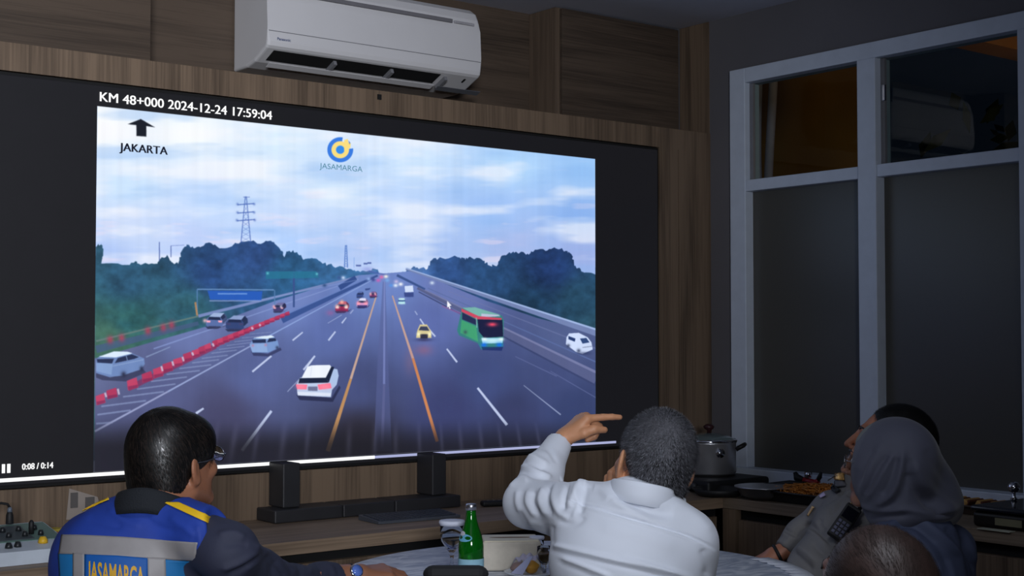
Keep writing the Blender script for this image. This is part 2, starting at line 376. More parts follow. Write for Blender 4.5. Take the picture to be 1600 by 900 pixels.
    tn3 = fbm(48, 22, 71)[..., None]; land = land*(.52+.34*tn+.34*tn2+.22*tn3)*np.array((1.0, 1.0, .95)); gk = np.clip((V-455)/60, 0, 1)[..., None]*np.clip((470-U)/200, 0, 1)[..., None]*np.clip(tn3*2-.6, 0, 1); land = land*(1-.35*gk)+np.array((74, 112, 78))*.35*gk
    poly(hp, land)
    road = idw([(150, 560, (92, 106, 156)), (300, 510, (96, 116, 180)), (450, 460, (100, 128, 200)), (560, 440, (96, 130, 205)), (620, 440, (96, 128, 205)), (250, 620, (80, 92, 146)), (400, 580, (78, 96, 158)),
                (350, 650, (66, 70, 112)), (520, 520, (82, 106, 178)), (560, 600, (62, 76, 130)), (680, 500, (82, 104, 178)), (760, 590, (58, 76, 136)), (860, 580, (60, 76, 132)), (900, 640, (50, 66, 118)), (800, 650, (50, 60, 106)),
                (700, 640, (54, 64, 118)), (560, 680, (44, 44, 62)), (250, 680, (60, 66, 104)), (880, 530, (74, 94, 150)), (700, 460, (96, 118, 190))], 3)
    road = road*(.94+.12*fbm(60, 50, 33)[..., None]); rg = road.mean(-1, keepdims=True); road = (road*.84+rg*.16)*np.array((1.05, 1.01, 1.0))
    poly([(148, 560), (330, 508), (430, 470), (560, 430), (590, 428), (640, 424), (668, 432), (760, 470), (840, 497), (932, 520), (932, 740), (148, 740)], road)
    # right hand carriageway barriers
    line((634, 420), (932, 521), 3.5, 9, (116, 132, 178)); line((634, 419), (932, 515), 1.6, 3, (160, 182, 226))
    line((652, 450), (932, 592), 4, 17, (88, 96, 138)); line((655, 449), (932, 582), 1.5, 4, (118, 124, 166)); line((654, 456), (932, 603), 1.5, 3, (60, 70, 112)); line((668, 450), (932, 566), 1, 2, (90, 108, 160)); line((700, 455), (932, 545), 1, 2, (112, 122, 168), .6)
    line((690, 478), (720, 490), 2, 3, (140, 100, 160), .7); line((620, 430), (664, 452), 4, 3, (60, 84, 140))
    # left verge, walls and far carriageway
    line((150, 533), (310, 494), 3, 2.5, (96, 122, 120)); line((310, 494), (560, 432), 5, 2.5, (120, 138, 190)); line((150, 546), (310, 505), 12, 6, (70, 92, 130), .8)
    line((240, 545), (560, 436), 2, 1, (140, 160, 214), .7); line((440, 500), (590, 430), 11, 4, (58, 84, 146)); line((440, 494), (590, 428), 2.5, 1.5, (104, 128, 190))
    line((530, 450), (556, 434), 8, 8, (52, 78, 140)); line((228, 558), (266, 542), 2, 1.4, (140, 158, 196), .8); line((400, 470), (560, 437), 1.2, 1, (150, 170, 222), .5)
    for u, v in ((172, 531), (190, 528), (231, 517), (255, 512), (268, 508)): glow(u, v, 5, (190, 60, 92), .75, 6)
    # hatched gore
    for x0, y0, x1, y1, w_ in ((150, 662, 176, 660, 2.8), (152, 648, 204, 641, 2.6), (158, 635, 228, 626, 2.5), (192, 620, 256, 612, 2.4), (214, 608, 274, 600, 2.2), (236, 596, 292, 589, 2.1), (260, 585, 312, 579, 2), (280, 576, 330, 570, 1.9), (300, 567, 342, 562, 1.8),
                               (315, 560, 356, 555, 1.6), (330, 552, 370, 547, 1.5), (342, 546, 382, 541, 1.3), (354, 540, 394, 535, 1.2), (366, 534, 404, 530, 1.1), (378, 528, 414, 525, 1), (390, 522, 424, 519, .9)):
        line((x0, y0), (x1, y1), w_, w_, (138, 152, 194), .72)
    # centre lines
    line((148, 674), (262, 612), 3.2, 2.6, (152, 160, 200)); line((262, 612), (400, 536), 2.6, 2, (150, 164, 208)); line((400, 536), (588, 434), 2, 1, (142, 166, 220))
    poly([(598, 440), (602, 440), (606, 560), (612, 705), (584, 705), (590, 560)], (88, 98, 150), .55); line((600.5, 440), (600, 600), 2, 3.5, (136, 148, 208), .6); line((600, 600), (597, 700), 3.5, 5, (104, 108, 156), .5)
    line((588, 462), (548, 592), 2, 4, (196, 164, 150)); line((548, 592), (512, 705), 4, 7, (190, 142, 96)); line((613, 462), (645, 560), 2, 4, (196, 160, 150)); line((645, 560), (683, 690), 4, 5, (204, 132, 88))
    for a, b, w1, w2 in (((424, 556), (394, 581), 3, 3), ((473, 519), (457, 532), 2, 2.6), ((492, 556), (474, 578), 3, 3), ((524, 518), (513, 532), 2.4, 2.8), ((541, 496), (534, 505), 1.5, 2.4), ((552, 484), (547, 490), 1.5, 2), ((424, 642), (378, 704), 4, 5),
                         ((318, 638), (306, 646), 3, 4), ((698, 545), (714, 566), 2.6, 3), ((746, 606), (792, 664), 3.4, 4.5), ((656, 498), (664, 510), 2, 2.4), ((670, 514), (680, 526), 2, 2.6), ((648, 486), (652, 492), 1.5, 2), ((818, 602), (876, 648), 1, 2),
                         ((512, 505), (534, 492), 1, 1), ((449, 612), (470, 590), 1.3, 1.3)):
        line(a, b, w1, w2, (196, 208, 240), .95 if w2 > 2.1 else .6)
    for a, b in (((805, 557), (870, 588)), ((860, 580), (932, 622)),): line(a, b, 1, 1.3, (120, 130, 180), .5)
    # red and white barrier blocks
    bl = [(157, 624, 7, 9), (175, 615, 8, 8.5), (207, 600, 8, 9.5), (230, 589, 8, 8.5), (247, 582, 7.5, 9), (262, 574, 7.5, 8.5), (278, 566, 7, 7.5), (293, 558, 6.5, 8), (306, 552, 6, 7), (316, 547, 5.5, 7), (325, 543, 5, 7), (337, 537, 5, 7)]
    bl += [(337+8*i, 537-3.35*i, 5.4-.15*i, 6.6-.22*i) for i in range(1, 15)]
    line((200, 607), (337, 541), 9, 8, (134, 44, 88), .7); line((337, 538), (448, 490), 8, 4, (150, 48, 92), .8)
    for i, (x, y, a_, b_) in enumerate(bl):
        c = (182, 54, 92) if i % 2 else (198, 66, 102)
        poly([(x-a_*1.12, y-b_*.55), (x+a_*.8, y-b_*1.1), (x+a_*1.12, y+b_*.6), (x-a_*.9, y+b_*1.05)], c, .93); poly([(x-a_*.9, y+b_*.4), (x+a_, y+b_*.1), (x+a_, y+b_*.6), (x-a_*.8, y+b_)], (112, 40, 84), .6)
    for x, y, h_ in ((164, 617, 7), (184, 612, 9), (252, 576, 8), (269, 568, 7), (285, 561, 7), (300, 553, 5), (332, 539, 5), (393, 513, 4), (405, 508, 3)): line((x, y-h_*.5), (x+2, y+h_*.5), 3, 3, (206, 188, 212), .9)
    # poles, sign gantries, pylons
    line((249, 378), (249, 408), 1.5, 1.5, (70, 90, 160), .8); line((267, 384), (267, 402), 1.3, 1.3, (60, 80, 150), .8); line((267, 384), (288, 383), .8, .8, (90, 110, 180), .7)
    def pylon(u, v0, v1, w_, c):
        line((u-1, v0), (u-w_*.5, v1), 1.1, 1.4, c, .8); line((u+1, v0), (u+w_*.5, v1), 1.1, 1.4, c, .8)
        for i in range(9):
            a = v0+(v1-v0)*i/9; b = v0+(v1-v0)*(i+1)/9; wa = w_*.5*i/9+.8; wb = w_*.5*(i+1)/9+.8
            line((u-wa, a), (u+wb, b), .7, .7, c, .5); line((u+wa, a), (u-wb, b), .7, .7, c, .5)
    pc = (70, 100, 180); pylon(384, 307, 378, 15, pc)
    for v, h in ((319, 13), (332, 13), (344, 14)): line((384-h, v+1), (384+h, v-1), 1.6, 1.6, pc, .85); glow(384-h, v, 2, pc, .6); glow(384+h, v, 2, pc, .6)
    line((380, 308), (390, 308), 1, 1, pc, .8); pylon(540.5, 383, 418, 5, (70, 110, 190)); line((553, 402), (553, 418), .8, .8, (110, 150, 220), .7)
    for u, v, w_ in ((560, 415, 8), (571, 412, 6), (577, 411, 6)): line((u-w_/2, v), (u+w_/2, v), 2.5, 2.5, (60, 80, 150), .8)
    glow(574, 421, 9, (150, 160, 225), .7, 4); line((576, 424), (606, 430), 3, 2, (74, 96, 170), .7)
    line((459, 424), (459, 480), 3, 3, (58, 82, 140)); poly([(415, 424), (494, 424), (498, 434), (415, 436)], (40, 118, 150), .8); glow(418, 427, 2, (110, 210, 220), .8); glow(495, 428, 2, (110, 210, 220), .8)
    line((308, 452), (428, 453), 2, 2, (100, 140, 190)); line((308, 452), (308, 492), 1.6, 1.6, (90, 130, 180), .9); line((429, 453), (429, 478), 1.6, 1.6, (90, 130, 180), .9)
    poly([(324, 454), (410, 455), (408, 470), (328, 468)], (40, 92, 186)); line((340, 459), (386, 459), 2, 2, (130, 170, 230), .8); line((327, 470), (408, 470), 2, 2, (140, 160, 210), .8); line((305, 472), (308, 493), 3, 3, (200, 140, 90), .8)
    glow(700, 427, 6, (120, 150, 210), .0)
    # ---- vehicles
    def car_back(cx, cy, w_, h_, body, roof, skew=.35, lights=(255, 170, 190), la=1.0, dark=(34, 44, 78), side=None):
        s = skew*w_; side = side or tuple(c*.72 for c in body)
        poly([(cx-w_*.56, cy+h_*.46), (cx+w_*.52, cy+h_*.50), (cx+w_*.72+s, cy+h_*.22), (cx+w_*.2, cy+h_*.62), (cx-w_*.4, cy+h_*.64)], (34, 38, 66), .75)
        poly([(cx+w_*.42, cy+h_*.36), (cx+w_*.55+s*.7, cy+h_*.0), (cx+w_*.50+s*.8, cy-h_*.26), (cx+w_*.30+s, cy-h_*.48), (cx+w_*.32, cy-h_*.18)], side)
        poly([(cx+w_*.36, cy-h_*.12), (cx+w_*.34+s*.2, cy-h_*.34), (cx+w_*.28+s*.95, cy-h_*.42), (cx+w_*.44+s*.75, cy-h_*.20), (cx+w_*.44, cy+h_*.02)], dark, .85)
        poly([(cx-w_*.5, cy-h_*.02), (cx-w_*.36, cy-h_*.22), (cx+w_*.34, cy-h_*.22), (cx+w_*.48, cy-h_*.0), (cx+w_*.5, cy+h_*.40), (cx+w_*.42, cy+h_*.48), (cx-w_*.44, cy+h_*.46), (cx-w_*.52, cy+h_*.34)], body)
        poly([(cx-w_*.34, cy-h_*.24), (cx-w_*.2+s*.5, cy-h_*.5), (cx+w_*.30+s, cy-h_*.5), (cx+w_*.36, cy-h_*.2)], roof)
        poly([(cx-w_*.40, cy-h_*.02), (cx-w_*.32, cy-h_*.22), (cx+w_*.32, cy-h_*.20), (cx+w_*.38, cy-h_*.0)], dark)
        poly([(cx-w_*.36, cy+h_*.42), (cx+w_*.36, cy+h_*.44), (cx+w_*.34, cy+h_*.52), (cx-w_*.34, cy+h_*.50)], (50, 56, 92), .7)
        if la:
            for sx in (-.36, .34):
                poly([(cx+w_*(sx-.13), cy+h_*.03), (cx+w_*(sx+.13), cy+h_*.05), (cx+w_*(sx+.1), cy+h_*.18), (cx+w_*(sx-.1), cy+h_*.17)], lights, la)
    def shp(c, *groups):
        for g in groups: poly(g, c)
    # silver estate at the left edge
    poly([(150, 580), (172, 590), (224, 577), (228, 582), (196, 596), (160, 594), (150, 590)], (52, 56, 86), .75)
    shp((112, 138, 190), [(150, 562), (156, 556), (206, 552), (218, 557), (225, 560), (226, 569), (220, 577), (191, 587), (170, 589), (150, 583)]); shp((132, 160, 208), [(150, 567), (176, 568), (174, 586), (150, 580)])
    shp((222, 238, 255), [(154, 557.5), (178, 549), (199, 549.5), (207, 552), (181, 558.5)]); shp((40, 50, 84), [(151, 561), (178, 560.5), (175, 568), (152, 566.5)], [(179, 567.5), (184, 559.5), (206, 553.5), (217, 558), (209, 561)])
    line((197, 556), (199, 563), 1, 1, (150, 175, 215)); glow(193, 585, 4, (40, 44, 70), .9, 4.5); glow(221, 576, 3, (40, 44, 70), .9, 4); line((176, 572), (224, 562), 1, 1, (170, 190, 226), .6)
    # silver hatchback
    poly([(392, 549), (418, 553), (438, 543), (440, 547), (420, 557), (396, 556)], (48, 54, 92), .75)
    shp((120, 152, 206), [(390, 538), (396, 529), (427, 526), (434, 533), (436, 543), (419, 551), (394, 551)]); shp((142, 172, 220), [(390, 538), (416, 536.5), (418, 550), (394, 550)])
    shp((222, 238, 252), [(395, 528), (412, 525), (424, 524), (429, 526.5), (417, 529.5)]); shp((38, 50, 86), [(393.5, 531), (415, 530), (415.5, 535.5), (395, 536)], [(417, 535), (420.5, 528.5), (430, 528.5), (432, 532.5)])
    glow(395, 540, 2, (190, 120, 150), .7); glow(415, 539, 2, (190, 120, 150), .7); glow(433, 543, 2.5, (40, 46, 76), .8)
    # white car with its brake lights on
    poly([(463, 617), (518, 622), (530, 602), (532, 606), (520, 628), (468, 625)], (38, 42, 74), .8)
    shp((190, 206, 236), [(463, 600), (469, 590), (512, 590), (519, 607), (517, 620.5), (465, 618)]); shp((176, 198, 234), [(517, 582), (522, 576), (527, 577), (529, 587), (526, 601), (519, 609), (514, 598)])
    shp((240, 246, 255), [(471, 590.5), (480, 573), (487, 570.8), (515, 570.2), (517.5, 573), (509, 590.5)]); shp((26, 36, 62), [(468, 591), (510, 590), (513, 598), (466, 599)], [(509, 590), (517.5, 573), (522, 573.5), (517, 588), (513.5, 598)])
    shp((255, 120, 150), [(462, 600.5), (480, 601), (479, 608.5), (464, 608)], [(496, 601), (516, 598.5), (518, 606.5), (498, 609)]); glow(470, 604, 7, (255, 150, 172), .6, 4); glow(508, 604, 8, (255, 150, 172), .6, 4)
    shp((110, 116, 150), [(481, 604), (496, 604), (496, 611), (481, 610.5)]); shp((222, 230, 248), [(464, 612), (517, 614), (516, 619), (466, 617.5)]); line((487, 573), (485, 588), .8, .8, (200, 212, 236), .7); line((480, 573), (488, 562), 2, 2, (215, 225, 245), .8)
    car_back(335, 500, 26, 22, (90, 112, 168), (160, 180, 220), .3, (255, 170, 190), 1); car_back(367, 504, 28, 22, (52, 70, 120), (140, 160, 205), .25, (100, 60, 90), .3)
    glow(320, 501, 3, (255, 200, 210), .8); car_back(435, 480, 16, 14, (70, 62, 110), (110, 110, 160), .3, (255, 190, 200), 1); glow(428, 479, 2.2, (255, 180, 190), .9); glow(439, 479, 1.8, (250, 240, 255), .8)
    car_back(534, 479, 20, 16, (150, 40, 80), (190, 90, 110), .05, (255, 200, 200), 1); glow(527, 479, 3.2, (255, 225, 215), .95); glow(541, 479, 3.2, (255, 225, 215), .95); glow(534, 472, 3, (255, 190, 170), .9); glow(516, 489, 6, (190, 90, 150), .4, 4); glow(534, 486, 9, (110, 40, 90), .5, 3)
    car_back(566, 473, 17, 14, (210, 150, 200), (225, 225, 250), 0, (255, 170, 190), 1); glow(560, 474, 3.2, (255, 160, 185), .9); glow(571, 474, 3.2, (255, 160, 185), .9); poly([(558, 477), (574, 477), (573, 481), (559, 481)], (50, 50, 110), .9)
    car_back(583, 460, 11, 9, (100, 50, 100), (110, 90, 150), 0, (255, 150, 190), 1); glow(579, 459, 1.8, (255, 190, 200), .9); glow(586, 459, 1.8, (255, 190, 200), .9)
    car_back(562, 460, 10, 9, (56, 76, 136), (90, 110, 170), .1, (0, 0, 0), 0); poly([(570, 451), (579, 450), (577, 453), (571, 454)], (60, 80, 140))
    for u, v, c in ((507, 446, (50, 80, 130)), (536, 434, (210, 225, 255)), (530, 434, (60, 90, 150)), (576, 436, (150, 180, 235)), (583, 437, (60, 70, 140)), (591, 438, (200, 100, 180)), (596, 433, (220, 110, 170)), (603, 432, (255, 250, 235)), (605, 438, (120, 170, 230)), (611, 446, (90, 150, 230)), (618, 446, (235, 245, 255)), (626, 444, (255, 255, 255)), (619, 440, (200, 190, 230)), (675, 442, (210, 225, 245))):
        glow(u, v, 3.3, c, .95, 2.6)
    # oncoming
    poly([(632, 447), (645, 446), (646, 456), (633, 457)], (210, 224, 250)); poly([(631, 457), (646, 457), (646, 464), (632, 464)], (60, 78, 140)); glow(639, 461, 6, (60, 70, 130), .5, 3)
    poly([(623, 466), (632, 466), (633, 475), (622, 475)], (170, 220, 230)); line((622, 470), (633, 470), 2, 2, (50, 80, 140)); glow(628, 467, 4, (235, 255, 255), .6, 1.6); glow(628, 474, 4, (210, 245, 250), .6, 1.6)
    poly([(652, 516), (656, 507), (667, 507), (673, 517), (674, 528), (650, 528)], (214, 200, 150)); poly([(654, 516), (657, 510), (667, 510), (671, 517)], (60, 66, 92)); poly([(656, 522), (669, 522), (668, 529), (657, 529)], (50, 50, 70)); glow(654, 522, 3, (255, 250, 200), .95); glow(671, 522, 3, (255, 250, 200), .95)
    glow(662, 531, 12, (50, 48, 84), .7, 2.5); glow(662, 547, 13, (176, 96, 110), .38, 8); glow(640, 565, 8, (180, 110, 110), .2, 20)
    # green coach
    poly([(722, 481), (742, 480), (784, 493), (787, 500), (786, 542), (752, 546), (746, 536), (717, 524), (714, 516)], (56, 128, 128)); poly([(722, 481), (742, 480), (782, 492), (750, 496)], (120, 180, 172)); poly([(752, 490), (778, 492), (782, 494), (752, 496)], (186, 196, 220))
    poly([(721, 482), (748, 494), (784, 497), (783, 500), (746, 499), (721, 487)], (206, 74, 100)); poly([(722, 488), (745, 500), (744, 508), (722, 499)], (38, 46, 84)); poly([(746, 499), (785, 500), (786, 526), (756, 528), (748, 518)], (28, 32, 66))
    poly([(721, 500), (744, 510), (747, 534), (719, 520)], (66, 160, 116)); line((744, 496), (745, 512), 1.5, 1.5, (140, 190, 180), .8); glow(769, 507, 7, (255, 80, 110), .95, 3); poly([(752, 528), (786, 528), (785, 536), (754, 537)], (160, 216, 240)); glow(769, 532, 12, (220, 250, 255), .7, 2.5)
    glow(757, 530, 4, (240, 255, 255), .9, 2.4); glow(783, 530, 4, (240, 255, 255), .9, 2.4); glow(756, 539, 5, (20, 110, 250), .9, 3.5); glow(780, 539, 5, (20, 110, 250), .9, 3.5); poly([(752, 542), (786, 542), (784, 548), (754, 547)], (24, 40, 100), .7); glow(727, 519, 3, (60, 70, 90), .7)
    # white van
    poly([(885, 527), (889, 521), (904, 520), (918, 527), (924, 535), (926, 546), (910, 553), (900, 550), (884, 538)], (206, 220, 250)); poly([(888, 525), (899, 529), (898, 534), (888, 530)], (40, 60, 110)); poly([(906, 529), (916, 528), (921, 535), (910, 537)], (50, 74, 124)); glow(904, 548, 3, (50, 60, 90), .8); glow(888, 540, 2.6, (50, 60, 90), .8); glow(912, 552, 10, (36, 44, 80), .5, 2.5); line((910, 543), (925, 541), 1.5, 1.5, (120, 130, 160), .7)
    # dark player bar rising from the foot of the picture, with pale fall streaks
    k = np.clip((V-(648+.0*U))/55, 0, 1); k = (k*k*(3-2*k))*.86; st = 0
    for u, w_ in ((205, 8), (235, 7), (300, 9), (335, 8), (365, 9), (442, 9), (480, 7), (545, 8), (585, 7), (618, 7), (655, 6), (720, 6), (752, 6), (782, 5), (812, 5), (842, 5), (400, 7), (690, 5)):
        st = st+np.exp(-((U-u+(V-690)*(u-600)/600.*-.45)/(w_*.55))**2)
    img = img*(1-k[..., None])+np.array((30, 29, 36))*k[..., None]; img = img+(st*np.clip((V-655)/30, 0, 1)*np.clip((735-V)/40, 0, 1)*16)[..., None]*np.array((1, 1, 1.25))
    # pillars of compression blur
    img = img*(1+.02*(fbm(9, 260, 44)[..., None]-.5)*2)
    # arrow, pointer and the road operator's roundel
    poly([(220, 186), (242, 199), (228.5, 197), (228.5, 213.5), (213, 212.5), (213, 195.5), (199.5, 194)], (22, 26, 38))
    K = []
    cu, cv = 531.5, 234.0
    ang = np.arctan2(-(V-cv), U-cu); rad = np.hypot((U-cu)/1.03, V-cv)
    def ring(r0, r1, c, a0=None, a1=None):
        nonlocal img; m = np.clip((rad-r0)*1.2+.5, 0, 1)*np.clip((r1-rad)*1.2+.5, 0, 1)
        if a0 is not None: m = m*((ang < a0) | (ang > a1))
        img = img*(1-m[..., None])+np.array(c, float)*m[..., None]
    glow(cu, cv, 20, (225, 240, 250), .5)
    ring(13.2, 19.6, (58, 124, 226), .10, 1.36); ring(6.5, 13.2, (250, 222, 128)); ring(-1, 6.5, (50, 140, 236))
    poly([(537.5, 219), (543.5, 217), (545, 236), (537.5, 236)], (250, 222, 128)); poly([(543, 222), (548, 224), (547, 232), (543, 231)], (250, 222, 128)); poly([(544, 219.5), (547.5, 223), (546, 226)], (70, 110, 200), .8)
    poly([(698.5, 470), (705.5, 477.5), (702.2, 478), (704, 482), (702, 483), (700.5, 479), (698.5, 481)], (250, 250, 255)); 
    # slight softening
    for ax in (0, 1): img = .25*np.roll(img, 1, ax)+.5*img+.25*np.roll(img, -1, ax)
    return np.clip(img, 0, 255)/255
im = bpy.data.images.new('motorway_picture', IW, IH); buf = np.ones((IH, IW, 4), np.float32); buf[..., :3] = paint_screen(); im.pixels.foreach_set(buf.ravel()); im.update(); im.pack()

def emis_mat(name, col, s=1.0):
    return mat(name, (8, 8, 9), 0.5, emis=col, es=s)
m = mat('led panel picture', (14, 14, 16), 0.45, spec=.2); nt = m.node_tree; b = nt.nodes['Principled BSDF']
ti = nt.nodes.new('ShaderNodeTexImage'); ti.image = im; ti.extension = 'EXTEND'
nt.links.new(ti.outputs[0], b.inputs['Emission Color']); b.inputs['Emission Strength'].default_value = 1.0
lw = thing('video_wall', 'huge dark video wall showing a motorway camera picture', 'screen', ((SX0+SX1)/2, YF, SZ0)); LO = Vector(lw.location)
def lb(n, lo, hi, m, bev=0): return box(n, Vector(lo)-LO, Vector(hi)-LO, m, lw, bev)
M['led'] = mat('faintly glowing led panel', (14, 14, 17), 0.55, spec=.3, emis=(25, 25, 29), es=.75)  # weak emission stands in for room light reflected off the switched-off panel
bm = bmesh.new(); b_box(bm, Vector((SX0, YF+.001, SZ0))-LO, Vector((SX1, YF+.07, SZ1))-LO, .002); pan = flush(bm, 'panel', M['led'], lw)
lb('frame', (SX0-.008, YF+.006, SZ0-.009), (SX1+.008, YF+.08, SZ1+.009), M['gap'])
me = bpy.data.meshes.new('picture'); q = [(PX0, PZ0), (PX1, PZ0), (PX1, PZ1), (PX0, PZ1)]
me.from_pydata([Vector((x, YF-.0006, z))-LO for x, z in q], [], [(0, 1, 2, 3)]); uv = me.uv_layers.new(); 
for i, c in enumerate(((0, 0), (1, 0), (1, 1), (0, 1))): uv.data[i].uv = c
pic = link('picture', me, m, lw); pic['label'] = 'bright dusk view of a busy motorway'
M['lit'] = emis_mat('lit white pixels', (255, 255, 255), 1.1); M['litdim'] = emis_mat('lit grey pixels', (170, 175, 215), 1.0); M['inkdark'] = emis_mat('dark pixels', (24, 28, 44), 1.0); M['inkteal'] = emis_mat('teal pixels', (84, 138, 160), 1.0)
def wall_text(name, body, u0, v0, u1, hgt_px, m, bold, off=.0016, zoff=0):
    """text whose baseline starts at photo pixel u0,v0 and ends at u1"""
    a = onY(u0, v0, YF); b_ = onY(u1, v0, YF); me = text_mesh(body, 1.0, 0)
    if bold:
        bm = bmesh.new(); bm.from_mesh(me)
        for dx in (-bold, bold):
            g = bmesh.ops.duplicate(bm, geom=bm.verts[:]+bm.edges[:]+bm.faces[:]) if dx < 0 else None
            if g:
                for e in g['geom']:
                    if isinstance(e, bmesh.types.BMVert): e.co.x += 2*bold
        bm.to_mesh(me); bm.free()
    xs_ = [v.co.x for v in me.vertices]; ys_ = [v.co.y for v in me.vertices]; x0, x1 = min(xs_), max(xs_); y1 = max(ys_); y0 = 0
    top = onY(u0, v0-hgt_px, YF)[2]; sx = (b_[0]-a[0])/(x1-x0); sz = (top-a[2])/(y1-y0)
    for v in me.vertices: v.co = Vector((a[0]+(v.co.x-x0)*sx, YF-off, a[2]+v.co.y*sz))-LO
    return link(name, me, m, lw)
wall_text('caption_text', 'KM 48+000 2024-12-24 17:59:04', 155.5, 158, 425, 14.5, M['lit'], .018)
wall_text('direction_text', 'JAKARTA', 186, 235.5, 262, 12.5, M['inkdark'], .035)
wall_text('logo_text', 'JASAMARGA', 499, 263, 566, 8.5, M['inkteal'], .0)
wall_text('timer_text', '0:08 / 0:14', 34, 734, 83, 9.5, M['lit'], .03)
z0, z1 = onY(10, 739, YF)[2], onY(10, 725, YF)[2]
for a, b_ in ((2.8, 7.6), (11.0, 16.0)): lb('pause_bar', (onY(a, 730, YF)[0], YF-.002, z0), (onY(b_, 730, YF)[0], YF-.0005, z1), M['lit'])
xm = onY(585, 716, YF)[0]
lb('progress_bar', (SX0+.02, YF-.0025, .950), (xm, YF-.0005, .9605), M['lit']); lb('progress_track', (xm, YF-.0025, .951), (onY(962, 690, YF)[0], YF-.0005, .9597), M['litdim'])
# ================================================================== fixtures
# air conditioner: side profile in (y, z), swept along x
ax0, ax1 = 2.178, 3.068
ac = thing('air_conditioner', 'white wall split air conditioner in the wooden recess above the screen', 'air conditioner', ((ax0+ax1)/2, 4.23, 2.28)); AO = Vector(ac.location)
prof = [(4.355, 2.285), (4.355, 2.60), (4.20, 2.60), (4.165, 2.592), (4.135, 2.572), (4.120, 2.545), (4.112, 2.50), (4.106, 2.40), (4.104, 2.352), (4.108, 2.338), (4.118, 2.330), (4.200, 2.296), (4.26, 2.285)]
bm = bmesh.new(); b_prism(bm, [(y-AO.y, z-AO.z) for y, z in prof], 'x', ax0-AO.x, ax1-AO.x)
bmesh.ops.bevel(bm, geom=[e for e in bm.edges if abs(e.verts[0].co.x-e.verts[1].co.x) < 1e-6], offset=.010, segments=3, profile=.5, affect='EDGES')
flush(bm, 'casing', M['acwhite'], ac)
def ab(n, lo, hi, m, bev=0, rot=None): return box(n, Vector(lo)-AO, Vector(hi)-AO, m, ac, bev)
# front panel seams and intake slot
ab('panel_seam', (ax0+.004, 4.1045, 2.386), (ax1-.004, 4.110, 2.3885), M['acshade'])
s = ab('intake_slot', (ax0+.05, 4.106, 2.519), (ax1-.13, 4.13, 2.533), mat('slot grey', (110, 108, 112), .6), .002)
ab('intake_slot', (ax1-.12, 4.1075, 2.520), (ax1-.03, 4.13, 2.530), mat('slot light grey', (160, 158, 162), .6), .002)
def slant(n, x0, x1, t0, t1, h, m, bev=0, tilt=0.0, lift=0.0):
    # a slab lying on the sloping underside, t along the slope from front edge
    a = Vector((0, 4.118, 2.330)); b_ = Vector((0, 4.200, 2.296)); d = (b_-a); L = d.length; d.normalize(); nrm = Vector((0, d.z, -d.y)); nrm = -nrm if nrm.z > 0 else nrm
    bm = bmesh.new(); vs = b_box(bm, (x0, t0*L, -.0), (x1, t1*L, h), bev)
    R = Matrix(((1, 0, 0), (0, d.y, nrm.y), (0, d.z, nrm.z)))
    for v in bm.verts: p = R @ Vector((v.co.x, v.co.y, v.co.z+lift)); v.co = a+p-AO if False else Vector((p.x, p.y+a.y, p.z+a.z))-AO
    return flush(bm, n, m, ac)
slant('outlet_recess', ax0+.035, ax1-.17, .10, .80, .0016, M['gap'])
slant('louver', ax0+.04, ax1-.175, .66, .97, .0022, M['acwhite'], .0, 0, .016)
for k in range(3): slant('louver_rib', ax0+.04+.235*(k+.98), ax0+.052+.235*(k+.98), .2, .95, .016, M['acshade'], 0, 0, .001)
slant('signal_window', ax1-.058, ax1-.050, .20, .45, .0018, M['gap'])
slant('lower_flap', ax1-.16, ax1+.035, .60, .9, .0018, mat('smoky flap', (96, 98, 104), .3), 0, 0, .022)
me = text_mesh('Panasonic', .013, .0004)
o = link('badge', me, mat('badge blue', (70, 84, 120), .5), ac, Vector((ax0+.035, 4.1035, 2.358))-AO, (math.pi/2, 0, 0))

# video wall stand on the credenza
ZT = .78
st = thing('display_stand', 'black two-post stand with a long low base under the video wall', 'stand', (2.45, 3.93, ZT)); SO = Vector(st.location)
M['blk'] = mat('charcoal plastic', (40, 40, 43), .5)
def sb(n, lo, hi, m=M['blk'], bev=.004): return box(n, Vector(lo)-SO, Vector(hi)-SO, m, st, bev)
sb('post', (2.134, 3.90, ZT+.042), (2.196, 3.996, .962)); sb('post', (onY(675.5, 740, 3.90)[0], 3.90, ZT+.042), (onY(697.5, 740, 3.90)[0], 3.996, .962))
for a, b_ in ((2.085, 2.33), (2.333, 2.53), (2.533, 2.80)): sb('base_bar', (a, 3.862, ZT+.001), (b_, 3.985, ZT+.041))

# long credenza under the screen and the counter under the window
cz = thing('credenza', 'long brown wooden worktop cabinet under the video wall', 'cabinet', (1.2, 3.75, 0)); CO = Vector(cz.location)
def cb(n, lo, hi, m, bev=0): return box(n, Vector(lo)-CO, Vector(hi)-CO, m, cz, bev)
YCF = 3.505
cb('worktop', (XL+.005, YCF, ZT-.038), (XR-.46, YF-.002, ZT), M['wood_top'], .001)
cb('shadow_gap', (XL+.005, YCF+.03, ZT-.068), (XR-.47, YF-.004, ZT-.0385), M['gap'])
for i in range(11):
    a = XL+.01+i*.572; 
    if a+.57 < XR-.45: cb('door', (a, YCF+.012, .09), (a+.568, YCF+.03, ZT-.069), M['wood_v'], .001)
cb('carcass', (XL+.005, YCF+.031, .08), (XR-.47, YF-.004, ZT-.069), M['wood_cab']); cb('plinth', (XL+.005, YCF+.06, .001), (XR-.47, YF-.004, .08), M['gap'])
XCF = 3.722
sc_ = thing('side_counter', 'brown wooden counter with doors under the window', 'counter', (3.95, 2.5, 0)); KO = Vector(sc_.location)
def kb(n, lo, hi, m, bev=0): return box(n, Vector(lo)-KO, Vector(hi)-KO, m, sc_, bev)
kb('countertop', (XCF, .6, ZT-.038), (XR-.002, YF-.003, ZT), M['wood_topy'], .001)
